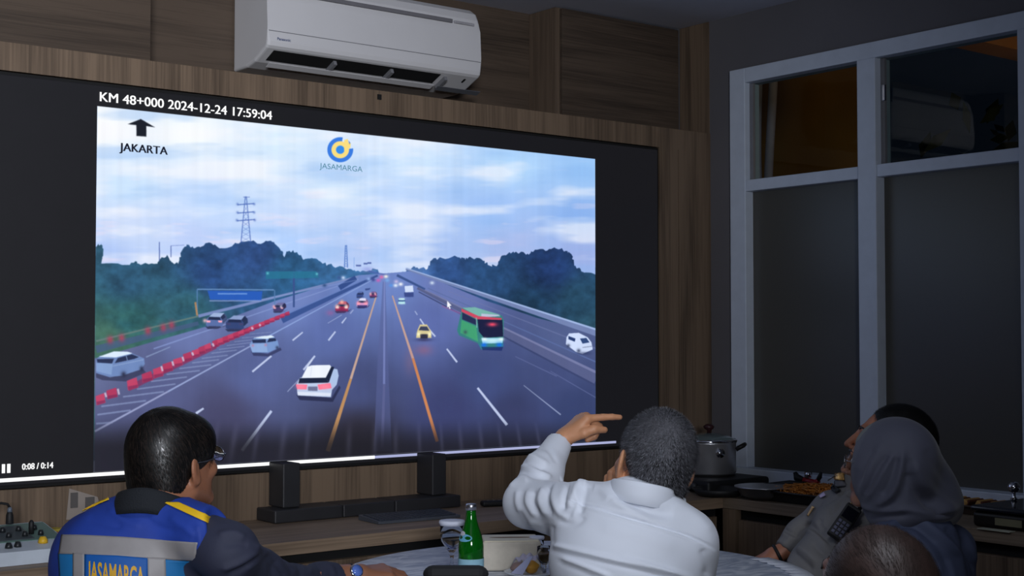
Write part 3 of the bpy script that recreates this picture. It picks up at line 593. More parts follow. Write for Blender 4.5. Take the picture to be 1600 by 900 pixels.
kb('shadow_gap', (XCF+.03, .6, ZT-.075), (XR-.004, YF-.5, ZT-.0385), M['gap'])
for i in range(6):
    b_ = 3.44-i*.47; kb('door', (XCF+.006, b_-.466, .09), (XCF+.026, b_, ZT-.076), M['wood_v'], .001)
kb('corner_post', (XCF-.004, 3.445, .09), (XCF+.026, 3.506, ZT-.039), M['wood_v']); kb('carcass', (XCF+.03, .61, .08), (XR-.004, YF-.5, ZT-.076), M['wood_cab']); kb('plinth', (XCF+.06, .61, .001), (XR-.004, YF-.5, .08), M['gap'])

# keyboard
k0 = Vector(onZ(610, 823, ZT)); k1 = Vector(onZ(708, 810, ZT))
kt = thing('keyboard', 'dark slim computer keyboard on the credenza near the stand', 'keyboard', ((2.345+2.63)/2, 3.71, ZT), math.radians(-4))
kx, ky = .150, .066
bm = bmesh.new(); b_prism(bm, [(-ky, .001), (ky, .001), (ky, .017), (-ky, .009)], 'x', -kx, kx); flush(bm, 'case', mat('keyboard case', (74, 78, 86), .4), kt)
bm = bmesh.new()
for r in range(5):
    for c in range(15):
        y = -ky+.012+r*.0225; x = -kx+.010+c*.0188; z = .0095+(y+ky)*.06
        b_box(bm, (x, y, z), (x+.0165, y+.0195, z+.003), 0)
flush(bm, 'keys', mat('keyboard keys', (52, 56, 64), .5), kt)['kind'] = 'stuff'
# remote
p = onZ(775, 796, ZT); rm = thing('remote_control', 'small black remote lying on the credenza behind the tissue box', 'remote', (2.93, 3.80, ZT), math.radians(-20))
box('case', (-.075, -.02, .001), (.075, .02, .02), M['dark'], rm, .008, 3); 
for i in range(5): lathe('button', [(0.004, 0), (.004, .002), (0, .002)], M['acshade'], rm, (-.05+.02*i, 0, .019), 8)
# notices taped on the wooden panel
def paper(label, quad, m, det):
    t = thing('paper_notice', label, 'notice', (quad[0][0], YF-.001, quad[0][1])); bm = bmesh.new()
    v = [bm.verts.new((x-quad[0][0], -.0012 if i < 2 else -.006, z-quad[0][1])) for i, (x, z) in enumerate(quad)]; f = bm.faces.new(v)
    r = bmesh.ops.extrude_face_region(bm, geom=[f]); 
    for e in r['geom']:
        if isinstance(e, bmesh.types.BMVert): e.co.y += .0008
    flush(bm, 'sheet', m, t)
    for (u0, v0, u1, v1) in det:
        a = onY(u0, v0, YF-.006); b2 = onY(u1, v1, YF-.006); box('print_block', (a[0]-quad[0][0], -.0085, b2[2]-quad[0][1]), (b2[0]-quad[0][0], -.0066, a[2]-quad[0][1]), mat('grey print', (88, 84, 82), .8), t)
q = [onY(*p_, YF) for p_ in ((103, 812), (131, 812), (151, 776), (107, 763))]
paper('plastic sleeve with printed sheets taped to the wood left of the vested man', [(q[0][0], q[0][2]), (q[1][0]+.06, q[1][2]), (q[2][0], q[2][2]), (q[3][0], q[3][2])], mat('clear sleeve', (150, 140, 132), .35), ((110, 770, 121, 793), (133, 777, 147, 792)))

# audio mixer
mx = thing('audio_mixer', 'pale grey audio mixing desk with knobs on the left end of the credenza', 'mixer', (1.13, 3.565, ZT), 0); MO = Vector(mx.location)
mw = .21
M['mixer'] = mat('mixer grey paint', (188, 196, 206), .45); M['mixgreen'] = mat('mixer top green grey', (96, 122, 114), .5); M['mixdark'] = mat('mixer scale dark', (70, 78, 82), .5)
bm = bmesh.new(); b_prism(bm, [(0, .001), (.255, .001), (.255, .074), (.235, .074), (0, .036)], 'x', -mw*2, mw); flush(bm, 'casing', M['mixer'], mx)
bm = bmesh.new(); b_prism(bm, [(.08, .0489), (.232, .0735), (.232, .0755), (.08, .0509)], 'x', -mw*2+.01, mw-.004); flush(bm, 'control_panel', M['mixgreen'], mx)
bm = bmesh.new(); b_prism(bm, [(.09, .0505), (.215, .0707), (.215, .0740), (.09, .0538)], 'x', -mw*2+.03, mw-.075); flush(bm, 'scale_strip', M['mixdark'], mx)
def surf(y): return .036+y*(.038/.235)
kd = mat('knob black', (30, 33, 36), .4)
for i, xx in enumerate((-.30, -.22, -.14, -.06, -.02, .015, .05, .075)): lathe('knob', [(.010, 0), (.009, .006), (.006, .014), (0, .014)], kd, mx, (xx, .035+.006*(i % 2), surf(.035)), 12)
for i in range(6):
    for j in range(2): lathe('knob', [(.008, 0), (.007, .007), (.005, .013), (0, .013)], mat('knob grey', (52, 56, 58), .4) if i == j == 0 else kd, mx, (-.05+.042*i, .115+.05*j, surf(.115+.05*j)+.003), 10)
for i in range(7): lathe('knob', [(.009, 0), (.008, .007), (.005, .013), (0, .013)], kd, mx, (-.31+.04*i, .215, surf(.215)+.003), 10)
for i in range(4): box('fader', (-.20+.05*i, .10, surf(.12)), (-.175+.05*i, .17, surf(.17)+.010), M['dark'], mx, .003)
lathe('master_knob', [(.013, 0), (.012, .008), (.007, .017), (0, .017)], mat('knob yellow', (214, 170, 40), .4), mx, (.145, .055, surf(.05)), 14)
lathe('jack_plug', [(.007, 0), (.007, .03), (.003, .036), (0, .036)], M['dark'], mx, (.14, .13, surf(.13)+.003), 12)
# microphone plug and its cable
p = Vector(onY(15, 815, 3.808)); p.z = ZT+.0755; pl = thing('audio_plug', 'black upright audio plug with arching cable in the mixer', 'plug', p)
lathe('barrel', [(.0095, .0005), (.0105, .003), (.0095, .024), (.007, .032), (.004, .036), (0, .036)], M['dark'], pl)
lathe('strain_relief', [(.0065, .031), (.0065, .040), (.004, .046), (0, .046)], mat('relief grey', (96, 104, 116), .4), pl, n=12)
tube('cable', [(0, 0, .044), (-.006, 0, .054), (-.022, 0, .058), (-.06, .0, .056), (-.12, .01, .045), (-.20, .02, .01), (-.3, .02, .003)], .0035, M['dark'], pl)
p = onZ(84, 848, ZT); bx = thing('red_box', 'small red plastic box beside the mixer', 'box', (onZ(83, 853, ZT)[0]+.0, onZ(83, 853, ZT)[1]+.03, ZT), .3); box('case', (-.022, -.02, .001), (.022, .02, .035), mat('red plastic', (150, 34, 36), .45), bx, .004); lathe('button', [(.01, .034), (.01, .042), (0, .042)], M['dark'], bx, n=12)
yc = thing('sticky_note_pad', 'yellow sticky notes behind the red box', 'notepad', (onZ(88, 846, ZT)[0], onZ(88, 846, ZT)[1]+.06, ZT), .2); box('pad', (-.035, -.03, .001), (.035, .03, .03), mat('yellow paper', (190, 170, 70), .8), yc, .001)
box('pad_label', (-.02, -.0315, .008), (.02, -.0302, .022), mat('yellow paper dark', (150, 130, 50), .8), yc)
cb_ = tube('cable', [(1.33, 3.80, ZT+.006), (1.40, 3.85, ZT+.008), (1.46, 3.88, ZT+.02), (1.52, 3.92, ZT+.035), (1.58, 3.96, ZT+.01), (1.66, 3.97, ZT+.005)], .005, M['dark']); tag(cb_, 'black cable running from the mixer along the wall', 'cable')

# ---------------------------------------------------------------- round table
TZ = .76
def HC(u, v, d): return W(P(u, v, d))
tc_ = W((.15, 3.52, 0)); tb = thing('round_table', 'round meeting table under the pale marbled cloth', 'table', (tc_[0], tc_[1], 0)); R = .605
lathe('tabletop', [(0, TZ-.03), (R-.01, TZ-.03), (R-.003, TZ-.025), (R-.003, TZ-.004), (0, TZ-.004)], M['wood_top'], tb, n=96, cap=False)
lathe('pedestal', [(0, .03), (.05, .03), (.05, TZ-.032), (0, TZ-.032)], M['dark'], tb, n=24); lathe('foot', [(0, .001), (.3, .001), (.3, .015), (.06, .03), (0, .03)], M['dark'], tb, n=48)
m = bpy.data.materials.new('marbled cloth'); m.use_nodes = True; nt = m.node_tree; b = nt.nodes['Principled BSDF']; b.inputs['Roughness'].default_value = .38
tcn = nt.nodes.new('ShaderNodeTexCoord'); mp = nt.nodes.new('ShaderNodeMapping'); mp.inputs['Scale'].default_value = (1, 2.6, 1); mp.inputs['Rotation'].default_value = (0, 0, .7)
n1 = nt.nodes.new('ShaderNodeTexNoise'); n1.inputs['Scale'].default_value = 9; n1.inputs['Detail'].default_value = 7; n1.inputs['Distortion'].default_value = 1.6
cr = nt.nodes.new('ShaderNodeValToRGB'); cr.color_ramp.elements[0].position = .38; cr.color_ramp.elements[1].position = .62; cr.color_ramp.elements[0].color = srgb(178, 188, 206); cr.color_ramp.elements[1].color = srgb(238, 242, 250)
nt.links.new(tcn.outputs['Object'], mp.inputs[0]); nt.links.new(mp.outputs[0], n1.inputs[0]); nt.links.new(n1.outputs[0], cr.inputs[0]); nt.links.new(cr.outputs[0], b.inputs['Base Color']); M['cloth'] = m
bm = bmesh.new(); N = 160; rings = []
for k, (rr, zz) in enumerate(((.0, TZ), (.3, TZ), (R-.01, TZ), (R, TZ-.003), (R+.004, TZ-.012), (R+.008, TZ-.06), (R+.012, TZ-.12))):
    ring_ = []
    for i in range(N):
        a = 2*math.pi*i/N; wv = 1+(.012*math.sin(9*a)+.008*math.sin(23*a))*(max(0, k-4)); z_ = zz-(.012*abs(math.sin(20*a)) if k == 6 else 0)
        ring_.append(bm.verts.new((rr*wv*math.cos(a), rr*wv*math.sin(a), z_)) if rr > 0 else None)
    rings.append(ring_)
cvt = bm.verts.new((0, 0, TZ)); 
for i in range(N): bm.faces.new((cvt, rings[1][i], rings[1][(i+1) % N]))
for A, B in zip(rings[1:], rings[2:]):
    for i in range(N): bm.faces.new((A[i], A[(i+1) % N], B[(i+1) % N], B[i]))
o = flush(bm, 'tablecloth', M['cloth'], None, (tc_[0], tc_[1], 0), smooth=True); tag(o, 'pale grey marbled cloth on the round table', 'tablecloth')
sd = o.modifiers.new('s', 'SOLIDIFY'); sd.thickness = .002; sd.offset = -1
# lace runner edge at the policeman's side
bm = bmesh.new(); pts = [P(1212, 868, 3.80), P(1228, 877, 3.72), P(1243, 888, 3.62), P(1256, 899, 3.52), P(1263, 906, 3.45)]
M['lace'] = mat('white lace', (235, 238, 245), .8)
lt = onZ(1225, 884, TZ)
bm = bmesh.new(); N2 = 44; rows = [[], [], []]
for i in range(N2+1):
    t = math.radians(-38)+ math.radians(64)*i/N2; sc2 = .012*abs(math.sin(i*math.pi/3)); ca, sa = math.cos(t-YAW), math.sin(t-YAW)
    for k, (rr, zz) in enumerate(((R-.045-sc2, TZ+.0022), (R+.003, TZ+.0022), (R+.013, TZ-.035-sc2))): rows[k].append(bm.verts.new((rr*ca, rr*sa, zz)))
for a_, b_ in zip(rows, rows[1:]):
    for i in range(N2): bm.faces.new((a_[i], a_[i+1], b_[i+1], b_[i]))
o = flush(bm, 'lace_edging', M['lace'], None, (tc_[0], tc_[1], 0), smooth=True); tag(o, 'white scalloped lace trim on the table edge before the officer', 'lace')
sd = o.modifiers.new('s', 'SOLIDIFY'); sd.thickness = .0012; sd.offset = 1

# ---------------------------------------------------------------- things on the table
M['glass'] = mat('clear glass', (248, 250, 252), .02, trans=1.0, ior=1.16)
M['green'] = mat('green bottle glass', (16, 120, 26), .06, trans=.55, ior=1.45); 
M['lid'] = mat('paper lid', (216, 220, 236), .7)
def at_table(u, v, d): p_ = HC(u, v, d); return (p_[0], p_[1], TZ+.0005)
b0 = at_table(736, 880, 3.45); bt = thing('mineral_water_bottle', 'green glass mineral water bottle with silver cap and pale blue label', 'bottle', b0)
zt = P(736, 787, 3.45)[2]-TZ; hb = zt
prof = [(0, .001), (.026, .001), (.031, .006), (.0315, hb*.44), (.030, hb*.50), (.0255, hb*.60), (.019, hb*.70), (.0145, hb*.79), (.0125, hb*.87), (.012, hb*.93), (0, hb*.93)]
lathe('glass_body', prof, M['green'], bt, n=40)
lathe('cap', [(0, hb*.915), (.0135, hb*.915), (.0138, hb*.97), (.0125, hb*.995), (0, hb)], mat('silver foil cap', (200, 200, 205), .3, 1.0), bt, n=28)
lathe('label_band', [(.0322, hb*.05), (.0322, hb*.29)], mat('label blue', (150, 196, 212), .6), bt, n=40, cap=False)
def oval_label(name, h0, rx, rz, m, ang, off):
    bm = bmesh.new(); c = bm.verts.new((0, 0, 0)); vs = []; n_ = 26
    def onb(a, z):
        r_ = np.interp(z, [q_[1] for q_ in prof[3:]], [q_[0] for q_ in prof[3:]])+off; return (r_*math.cos(a), r_*math.sin(a), z)
    c.co = onb(ang, h0)
    for i in range(n_): t = 2*math.pi*i/n_; vs.append(bm.verts.new(onb(ang+rx*math.cos(t), h0+rz*math.sin(t))))
    for i in range(n_): bm.faces.new((c, vs[i], vs[(i+1) % n_]))
    return flush(bm, name, m, bt, smooth=True)
camdir = math.atan2(-b0[1], -b0[0])
oval_label('neck_label', hb*.565, .85, hb*.05, mat('label sky blue', (110, 180, 210), .5), camdir-.75, .0012); oval_label('neck_crest', hb*.62, .4, hb*.03, mat('label white', (205, 205, 215), .5), camdir-1.0, .0016)
def goblet(label, u, v, d, s, lid=True, ztop_v=None, grp=None, fill=None):
    p_ = at_table(u, v, d); t = thing('goblet', label, 'glass', p_)
    H_ = (P(u, ztop_v, d)[2]-TZ)
    pr = [(0, .001), (.030*s, .001), (.031*s, .003), (.012*s, .007), (.006*s, .014), (.0065*s, H_*.28), (.010*s, H_*.31), (.006*s, H_*.34), (.018*s, H_*.42), (.034*s, H_*.58), (.039*s, H_*.74), (.037*s, H_*.96), (.0355*s, H_*.96), (.037*s, H_*.74), (.032*s, H_*.59), (.016*s, H_*.44), (0, H_*.41)]
    lathe('glass_bowl', pr, M['glass'], t, n=40, cap=False)
    if fill: lathe('drink', [(0, H_*.42), (.015*s, H_*.44), (.0312*s, H_*.59), (.0355*s, H_*.72), (0, H_*.72)], fill, t, n=32)
    if lid: lathe('lid', [(.0375*s, H_*.90), (.0385*s, H_*.90), (.0425*s, H_*.955), (.0405*s, H_*.995), (.036*s, H_), (0, H_*1.0)], M['lid'], t, n=40, cap=False)
    return t
M['water'] = mat('water', (225, 235, 245), .02, trans=1.0, ior=1.18)
goblet('water goblet with white paper lid left of the green bottle', 706, 880, 3.60, .80, True, 813, fill=M['water'])
goblet('water goblet with white paper lid beside the tissue box', 839, 884, 3.62, .47, True, 838, fill=M['water'])
goblet('open patterned goblet holding amber drink near the white shirt', 851, 893, 3.50, .50, False, 852, fill=mat('amber drink', (224, 176, 104), .2, trans=.35))
# tissue box
q0 = Vector(onZ(757, 885, TZ)); 
tA = Vector(P(757, 847, 3.42)); tx = thing('tissue_box', 'cream stone-textured tissue box with slot on the table', 'tissue box', W((P(797, 880, 3.63)[0], 3.635, TZ+.0005)), -YAW+math.radians(4))
L_, D_, H_ = .076, .062, P(780, 846, 3.575)[2]-TZ
M['cream'] = mat('cream resin', (205, 196, 180), .55, noise=(30, .08, (1, 1, 1)), bump=(40, .35, (1, 1, 1)))
box('body', (-L_, -D_, .001), (L_, D_, H_-.001), M['cream'], tx, .006, 3)
box('top', (-L_+.004, -D_+.004, H_-.004), (L_-.004, D_-.004, H_+.001), mat('cream top', (226, 216, 190), .5), tx, .003)
bm = bmesh.new(); vs = []
for i in range(32): t = 2*math.pi*i/32; vs.append(bm.verts.new((.055*math.copysign(abs(math.cos(t))**.7, math.cos(t)), .007*math.sin(t), H_+.0018)))
bm.faces.new(vs); flush(bm, 'slot', mat('slot brown', (120, 84, 60), .8), tx)
# plate with snacks
pp = at_table(828, 892, 3.48); pt = thing('snack_plate', 'small white plate of snacks in front of the tissue box', 'plate', pp)
lathe('rim', [(0, .001), (.03, .001), (.033, .004), (.062, .014), (.066, .0165), (.061, .017), (.032, .007), (0, .006)], mat('white china', (226, 230, 240), .2), pt, n=48, cap=False)
lathe('foot', [(.028, .0005), (.031, .0005), (.031, .003), (.028, .003)], mat('china foot', (200, 204, 214), .3), pt, n=32)
def blob(bm, c, r, n=3, amp=.12, sc=(1, 1, 1)):
    res = bmesh.ops.create_icosphere(bm, subdivisions=n, radius=1.0); ph = random.random()*9
    for v in res['verts']:
        k = 1+amp*math.sin(3.1*v.co.x+ph)*math.sin(2.7*v.co.y+ph*2)+amp*.6*math.sin(6*v.co.z+ph); v.co = Vector((v.co.x*sc[0], v.co.y*sc[1], v.co.z*sc[2]))*r*k+Vector(c)
bm = bmesh.new(); blob(bm, (pp[0]+.004, pp[1]+.0, TZ+.027), .0185, sc=(1.15, 1, .85)); o = flush(bm, 'pastry', mat('golden pastry', (206, 150, 56), .55, bump=(60, .5, (1, 1, 1))), smooth=True); tag(o, 'golden brown fried pastry on the snack plate', 'pastry')
hx = Vector(W((1, 0, 0)))
bm = bmesh.new(); q = Vector(pp)-hx*.030; blob(bm, (q.x, q.y, TZ+.026), .0165, sc=(1.2, 1, .8)); o = flush(bm, 'steamed_cake', mat('pale brown cake', (150, 124, 118), .6), smooth=True); tag(o, 'pale brown cake at the left of the snack plate', 'cake')
bm = bmesh.new(); q = Vector(pp)+Vector(W((-.004, .034, 0)))
res = bmesh.ops.create_grid(bm, x_segments=18, y_segments=18, size=.03)
for v in res['verts']: v.co.z = .052-.6*(v.co.x**2+v.co.y**2)/.05+.006*math.sin(v.co.x*260)*math.cos(v.co.y*230); v.co += Vector((q.x, q.y, TZ-.0)); 
o = flush(bm, 'cake_wrapper', mat('clear crinkled wrap', (190, 184, 206), .25), smooth=True); tag(o, 'crinkled clear wrapper with cake behind the pastry', 'wrapper')
sd = o.modifiers.new('s', 'SOLIDIFY'); sd.thickness = .0008
bm = bmesh.new(); q = Vector(pp)+Vector(W((-.018, -.028, 0)))
a = [W(x) for x in ((-.03, .0, .016), (.0, -.006, .014), (.026, .0, .058), (.016, .008, .056))]
vv = [bm.verts.new(Vector(x)+Vector((q.x, q.y, TZ))) for x in a]; f = bm.faces.new(vv); bmesh.ops.subdivide_edges(bm, edges=bm.edges[:], cuts=4, use_grid_fill=True)
o = flush(bm, 'paper_napkin', mat('lilac napkin', (184, 188, 222), .8)); tag(o, 'folded lilac paper napkin leaning on the snacks', 'napkin'); sd = o.modifiers.new('s', 'SOLIDIFY'); sd.thickness = .0015

# ---------------------------------------------------------------- things on the side counter
# stove and pot
pz = W((P(1108, 745, 5.42)[0], 5.42, 0)); ps = thing('portable_stove', 'flat black portable stove under the steel pot in the corner', 'stove', (pz[0]-.02, pz[1]-.03, ZT), .0)
box('housing', (-.17, -.15, .001), (.17, .12, .045), M['dark'], ps, .012, 3); box('front_panel', (-.172, -.06, .008), (-.169, .06, .036), M['blk'], ps)
lathe('burner', [(0, .044), (.09, .044), (.085, .052), (0, .052)], M['gap'], ps, (.02, .03, 0), 32); lathe('knob', [(.016, 0), (.014, .016), (0, .016)], M['blk'], ps, (-.172, -.08, .022), 14, rot=(0, -math.pi/2, 0))
pot = thing('stock_pot', 'shiny steel stock pot with glass lid on the black stove', 'pot', (pz[0], pz[1], ZT+.053)); r = .105
lathe('body', [(0, 0), (r*.96, 0), (r, .006), (r, .118), (r*1.03, .122), (r*.99, .122), (r*.98, .01), (0, .01)], M['steel'], pot, n=56, cap=False)
lathe('lid', [(r*1.0, .122), (r*1.04, .124), (r*1.03, .130), (r*.7, .146), (r*.3, .155), (0, .157)], mat('smoked glass lid', (110, 124, 124), .12, .3), pot, n=56, cap=False)
lathe('lid_rim', [(r*1.0, .1222), (r*1.055, .124), (r*1.055, .131), (r*.98, .134)], M['chrome'], pot, n=56, cap=False)
lathe('lid_knob', [(.008, .156), (.008, .166), (.020, .174), (.022, .182), (.012, .190), (0, .191)], mat('dark red knob', (54, 26, 28), .4), pot, n=20)
hd = W((.62, -.0, 0)); hdv = Vector((.62, -.78, 0)).normalized()
for s_ in (1, -1):
    bm = bmesh.new(); c = hdv*s_*(r+.002); tdir = Vector((-hdv.y, hdv.x, 0))
    b_tube(bm, [c-tdir*.032+Vector((0, 0, .095)), c-tdir*.03+hdv*s_*.03+Vector((0, 0, .112)), c+tdir*.03+hdv*s_*.03+Vector((0, 0, .112)), c+tdir*.032+Vector((0, 0, .095))], .008, 10); flush(bm, 'handle', M['dark'], pot, smooth=True)
a_ = math.atan2(-pz[1], -pz[0])+.42
lathe('emblem', [(.018, 0), (.018, .003), (.010, .004), (.010, .0045), (0, .0045)], M['chrome'], pot, (r*math.cos(a_), r*math.sin(a_), .085), 24, rot=(0, math.pi/2, 0)).rotation_euler = (0, math.pi/2, a_)
# frying pan with long handle
fz = W((P(1120, 758, 5.15)[0], 5.10, 0)); fp = thing('frying_pan', 'black frying pan with a long handle beside the stove', 'pan', (fz[0]+.0, fz[1], ZT)); 
lathe('bowl', [(0, .002), (.075, .002), (.10, .028), (.097, .028), (.073, .006), (0, .006)], M['dark'], fp, n=40, cap=False)
tube('handle', [(.07, -.06, .024), (.12, -.12, .042), (.17, -.19, .052), (.20, -.25, .05)], .0085, M['dark'], fp, taper=[.8, .9, 1.2, 1.1])
# foil tray, noodle tray
def tray(label, cx, cy, lx, ly, h, m, rot=0, name='foil_tray'):
    t = thing(name, label, 'tray', (cx, cy, ZT), rot); bm = bmesh.new()
    o_ = [(-lx*.85, -ly*.85, .001), (lx*.85, -ly*.85, .001), (lx*.85, ly*.85, .001), (-lx*.85, ly*.85, .001)]; u_ = [(-lx, -ly, h), (lx, -ly, h), (lx, ly, h), (-lx, ly, h)]; ir = [(x*.95, y*.95, h) for x, y, z in u_]; ib = [(x*.96, y*.96, .004) for x, y, z in o_]
    L = [[bm.verts.new(p_) for p_ in q_] for q_ in (o_, u_, ir, ib)]
    bm.faces.new(L[0]); bm.faces.new(L[3])
    for A, B in zip(L, L[1:]):
        for i in range(4): bm.faces.new((A[i], A[(i+1) % 4], B[(i+1) % 4], B[i]))
    flush(bm, 'tray_body', m, t)
    bm = bmesh.new(); c = [(-lx*1.05, -ly*1.05, h), (lx*1.05, -ly*1.05, h), (lx*1.05, ly*1.05, h), (-lx*1.05, ly*1.05, h)]; b_tube(bm, c+[c[0]], .004, 6); flush(bm, 'rolled_rim', m, t, smooth=True)
    return t
M['foil'] = mat('dull foil', (128, 130, 136), .35, .7, bump=(30, .6, (1, 1, 1)))
bw = onZ(1188, 772, ZT+.02); bt_ = thing('metal_bowl', 'dull metal bowl between the pan and the noodle tray', 'bowl', (bw[0]+.02, bw[1], ZT))
lathe('shell', [(0, .001), (.05, .001), (.085, .018), (.10, .044), (.104, .046), (.098, .046), (.082, .021), (.048, .004), (0, .004)], M['foil'], bt_, n=40, cap=False); lathe('rim', [(.1, .0445), (.106, .0445), (.106, .048), (.1, .048)], M['steel'], bt_, n=40)
nt_ = onZ(1238, 776, ZT+.03); tr1 = tray('grey baking tray heaped with fried noodles on the counter', XCF+.15, 3.19, .125, .20, .038, mat('dark baking tray', (60, 60, 62), .4, .6), .0, 'noodle_tray')
bm = bmesh.new(); 
for i in range(420):
    c = Vector((random.uniform(-.1, .1), random.uniform(-.165, .165), 0)); hz = .032+.028*max(0, 1-(c.x/.11)**2)*max(0, 1-(c.y/.18)**2); a = random.uniform(0, 6.3); pts = []
    for k in range(5): pts.append(c+Vector((math.cos(a+k*.5), math.sin(a+k*.5), 0))*.012*k*.8+Vector((0, 0, hz+random.uniform(-.004, .006))))
    b_tube(bm, pts, .0022, 5)
o = flush(bm, 'fried_noodles', mat('fried noodles', (196, 122, 44), .45, noise=(25, .6, (1, 1, 1))), None, (XCF+.15, 3.19, ZT), smooth=True); tag(o, 'heap of orange brown fried noodles in the baking tray', 'noodles', kind='stuff')
# red handled tongs / spatula lying behind the noodles
sg = thing('serving_tongs', 'red and black serving tongs lying behind the noodles', 'tongs', (XR-.13, 3.12, ZT), 0)
g0 = Vector(sg.location)
def gp(u, v, x=XR-.13): return Vector(onX(u, v, x))-g0
tube('grip', [gp(1256, 749), gp(1262, 752), gp(1274, 755)], .012, mat('red rubber', (150, 24, 34), .45), sg, taper=[.8, 1.1, 1]); tube('red_arm', [gp(1256, 750), gp(1268, 756), gp(1279, 751)], .010, mat('red rubber arm', (170, 30, 40), .4), sg)
tube('blade', [gp(1242, 738), gp(1245, 746), gp(1256, 750)], .012, M['dark'], sg, taper=[.6, 1.2, .8]); tube('blade', [gp(1283, 738), gp(1281, 745), gp(1276, 753)], .008, M['dark'], sg, taper=[.6, 1.1, .9])
lathe('hinge', [(.014, 0), (.014, .02), (0, .02)], M['chrome'], sg, gp(1263, 746), 14)
tube('rest', [gp(1262, 757), Vector((0, 0, .0))+Vector((0, 0, .002))], .006, M['dark'], sg)
# bread tray and chafing dish near the right edge
tr2 = tray('dark tray of sliced filled bread on the counter behind the headscarf', XR-.12, 2.72, .085, .19, .03, mat('brown tray', (70, 58, 50), .5), 0, 'bread_tray')
bmat_ = mat('bread crust', (196, 150, 84), .7, bump=(80, .4, (1, 1, 1))); mbase = None
for i in range(7):
    if mbase is None:
        bm = bmesh.new(); b_box(bm, (-.045, -.011, 0), (.045, .011, .036), .006, 2, Matrix.Rotation(.5, 4, 'X')); o = flush(bm, 'bread_slice', bmat_, None, (XR-.12, 2.86, ZT+.012)); mbase = o
        f_ = box('filling', (-.043, -.003, .008), (.043, .006, .034), mat('dark filling', (96, 50, 30), .6), o, .001); f_.rotation_euler = (.5, 0, 0); f_.location = (0, -.012, .0)
    else:
        o = mbase.copy(); COL.objects.link(o); o.location = (XR-.12, 2.86-.05*i, ZT+.012)
        for ch in list(mbase.children): c2 = ch.copy(); COL.objects.link(c2); c2.parent = o
    tag(o, 'slice of golden filled bread leaning in the row on the tray', 'bread', 'bread slices in the tray')
cd = thing('chafing_dish', 'black glass-topped chafing dish with round chrome knob', 'chafing dish', (XR-.27, 2.30, ZT), 0)
box('pan', (-.15, -.22, .001), (.15, .20, .048), mat('dark steel', (52, 50, 48), .3, .7), cd, .012, 3); box('lid', (-.155, -.225, .049), (.155, .205, .066), mat('dark glass lid', (34, 36, 46), .12, spec=.6), cd, .008, 3)
box('rating_plate', (-.1515, .03, .012), (-.1505, .12, .034), mat('yellowed plate', (120, 116, 90), .5), cd); kp = Vector(onX(1590, 792, XR-.20))
zk = .066; kk = Vector((.05, kp.y-2.30, 0)); lathe('knob_stem', [(.006, zk), (.012, zk+.004), (.006, zk+.012), (.006, zk+.03)], M['chrome'], cd, kk, 16); bm = bmesh.new(); b_lathe(bm, [(0, zk+.024), (.012, zk+.027), (.019, zk+.038), (.019, zk+.046), (.012, zk+.057), (0, zk+.06)], (0, 0, 0), 24); flush(bm, 'knob', M['chrome'], cd, kk, smooth=True)
c_ = onZ(1553, 829, ZT); box('menu_card', (c_[0]-.012, c_[1]-.06, ZT+.0008), (c_[0]+.02, c_[1]+.05, ZT+.003), mat('pale card', (190, 190, 170), .6)); tag(bpy.data.objects['menu_card'], 'small pale card lying at the counter edge before the chafing dish', 'card')

# ---------------------------------------------------------------- office chair backs
M['mesh_blk'] = mat('black upholstery', (18, 18, 21), .75)
def chair(label, X, Y, rz, back_top, seat_z=.42, w_=.22, name='office_chair', head=None):
    p_ = W((X, Y, 0)); t = thing(name, label, 'chair', (p_[0], p_[1], 0), rz-YAW)   # faces local +y
    box('seat', (-.22, -.20, seat_z-.06), (.22, .22, seat_z-.002), M['mesh_blk'], t, .025, 3)
    bm = bmesh.new(); n_ = 14; pr_ = []
    for i in range(n_+1): t_ = -1+2*i/n_; pr_.append((t_*w_, -.235+.05*(abs(t_)**2.2)))
    for i in range(n_, -1, -1): t_ = -1+2*i/n_; pr_.append((t_*w_, -.275+.05*(abs(t_)**2.2)))
    b_prism(bm, pr_, 'z', seat_z+.08, back_top); bmesh.ops.bevel(bm, geom=[e for e in bm.edges if abs(e.verts[0].co.z-e.verts[1].co.z) < 1e-5], offset=.012, segments=3, affect='EDGES')
    vv = [v for v in bm.verts if v.co.z > back_top-.03]
    for v in vv: v.co.z -= .022*(abs(v.co.x)/w_)**4
    flush(bm, 'backrest', M['mesh_blk'], t, smooth=False)
    if head:
        bm = bmesh.new(); b_box(bm, (-.062, -.300, back_top+.02), (.062, -.262, head), .018, 4)
        for v in bm.verts: v.co.z -= max(0, v.co.z-back_top-.03)*.9*(v.co.x/.062)**2*.25; v.co.y += .9*v.co.x**2*2
        flush(bm, 'headrest', M['mesh_blk'], t, smooth=False); box('headrest_post', (-.012, -.288, back_top-.03), (.012, -.272, back_top+.04), M['dark'], t, .003)
    box('back_bar', (-.03, -.285, seat_z-.05), (.03, -.262, seat_z+.2), M['dark'], t, .004)
    lathe('column', [(.025, .06), (.025, seat_z-.06)], M['dark'], t, n=16)
    for k in range(5):
        a = k*2*math.pi/5+.3; bm = bmesh.new(); b_tube(bm, [(0, 0, .085), (.14*math.cos(a), .14*math.sin(a), .075), (.25*math.cos(a), .25*math.sin(a), .055)], .016, 8, taper=[1.2, 1, .8]); l = flush(bm, 'leg', M['dark'], t, smooth=True)
        lathe('caster', [(.022, -.011), (.025, 0), (.022, .011)], M['dark'], l, (.25*math.cos(a), .25*math.sin(a), .026), 14, rot=(math.pi/2, 0, a))
    return t
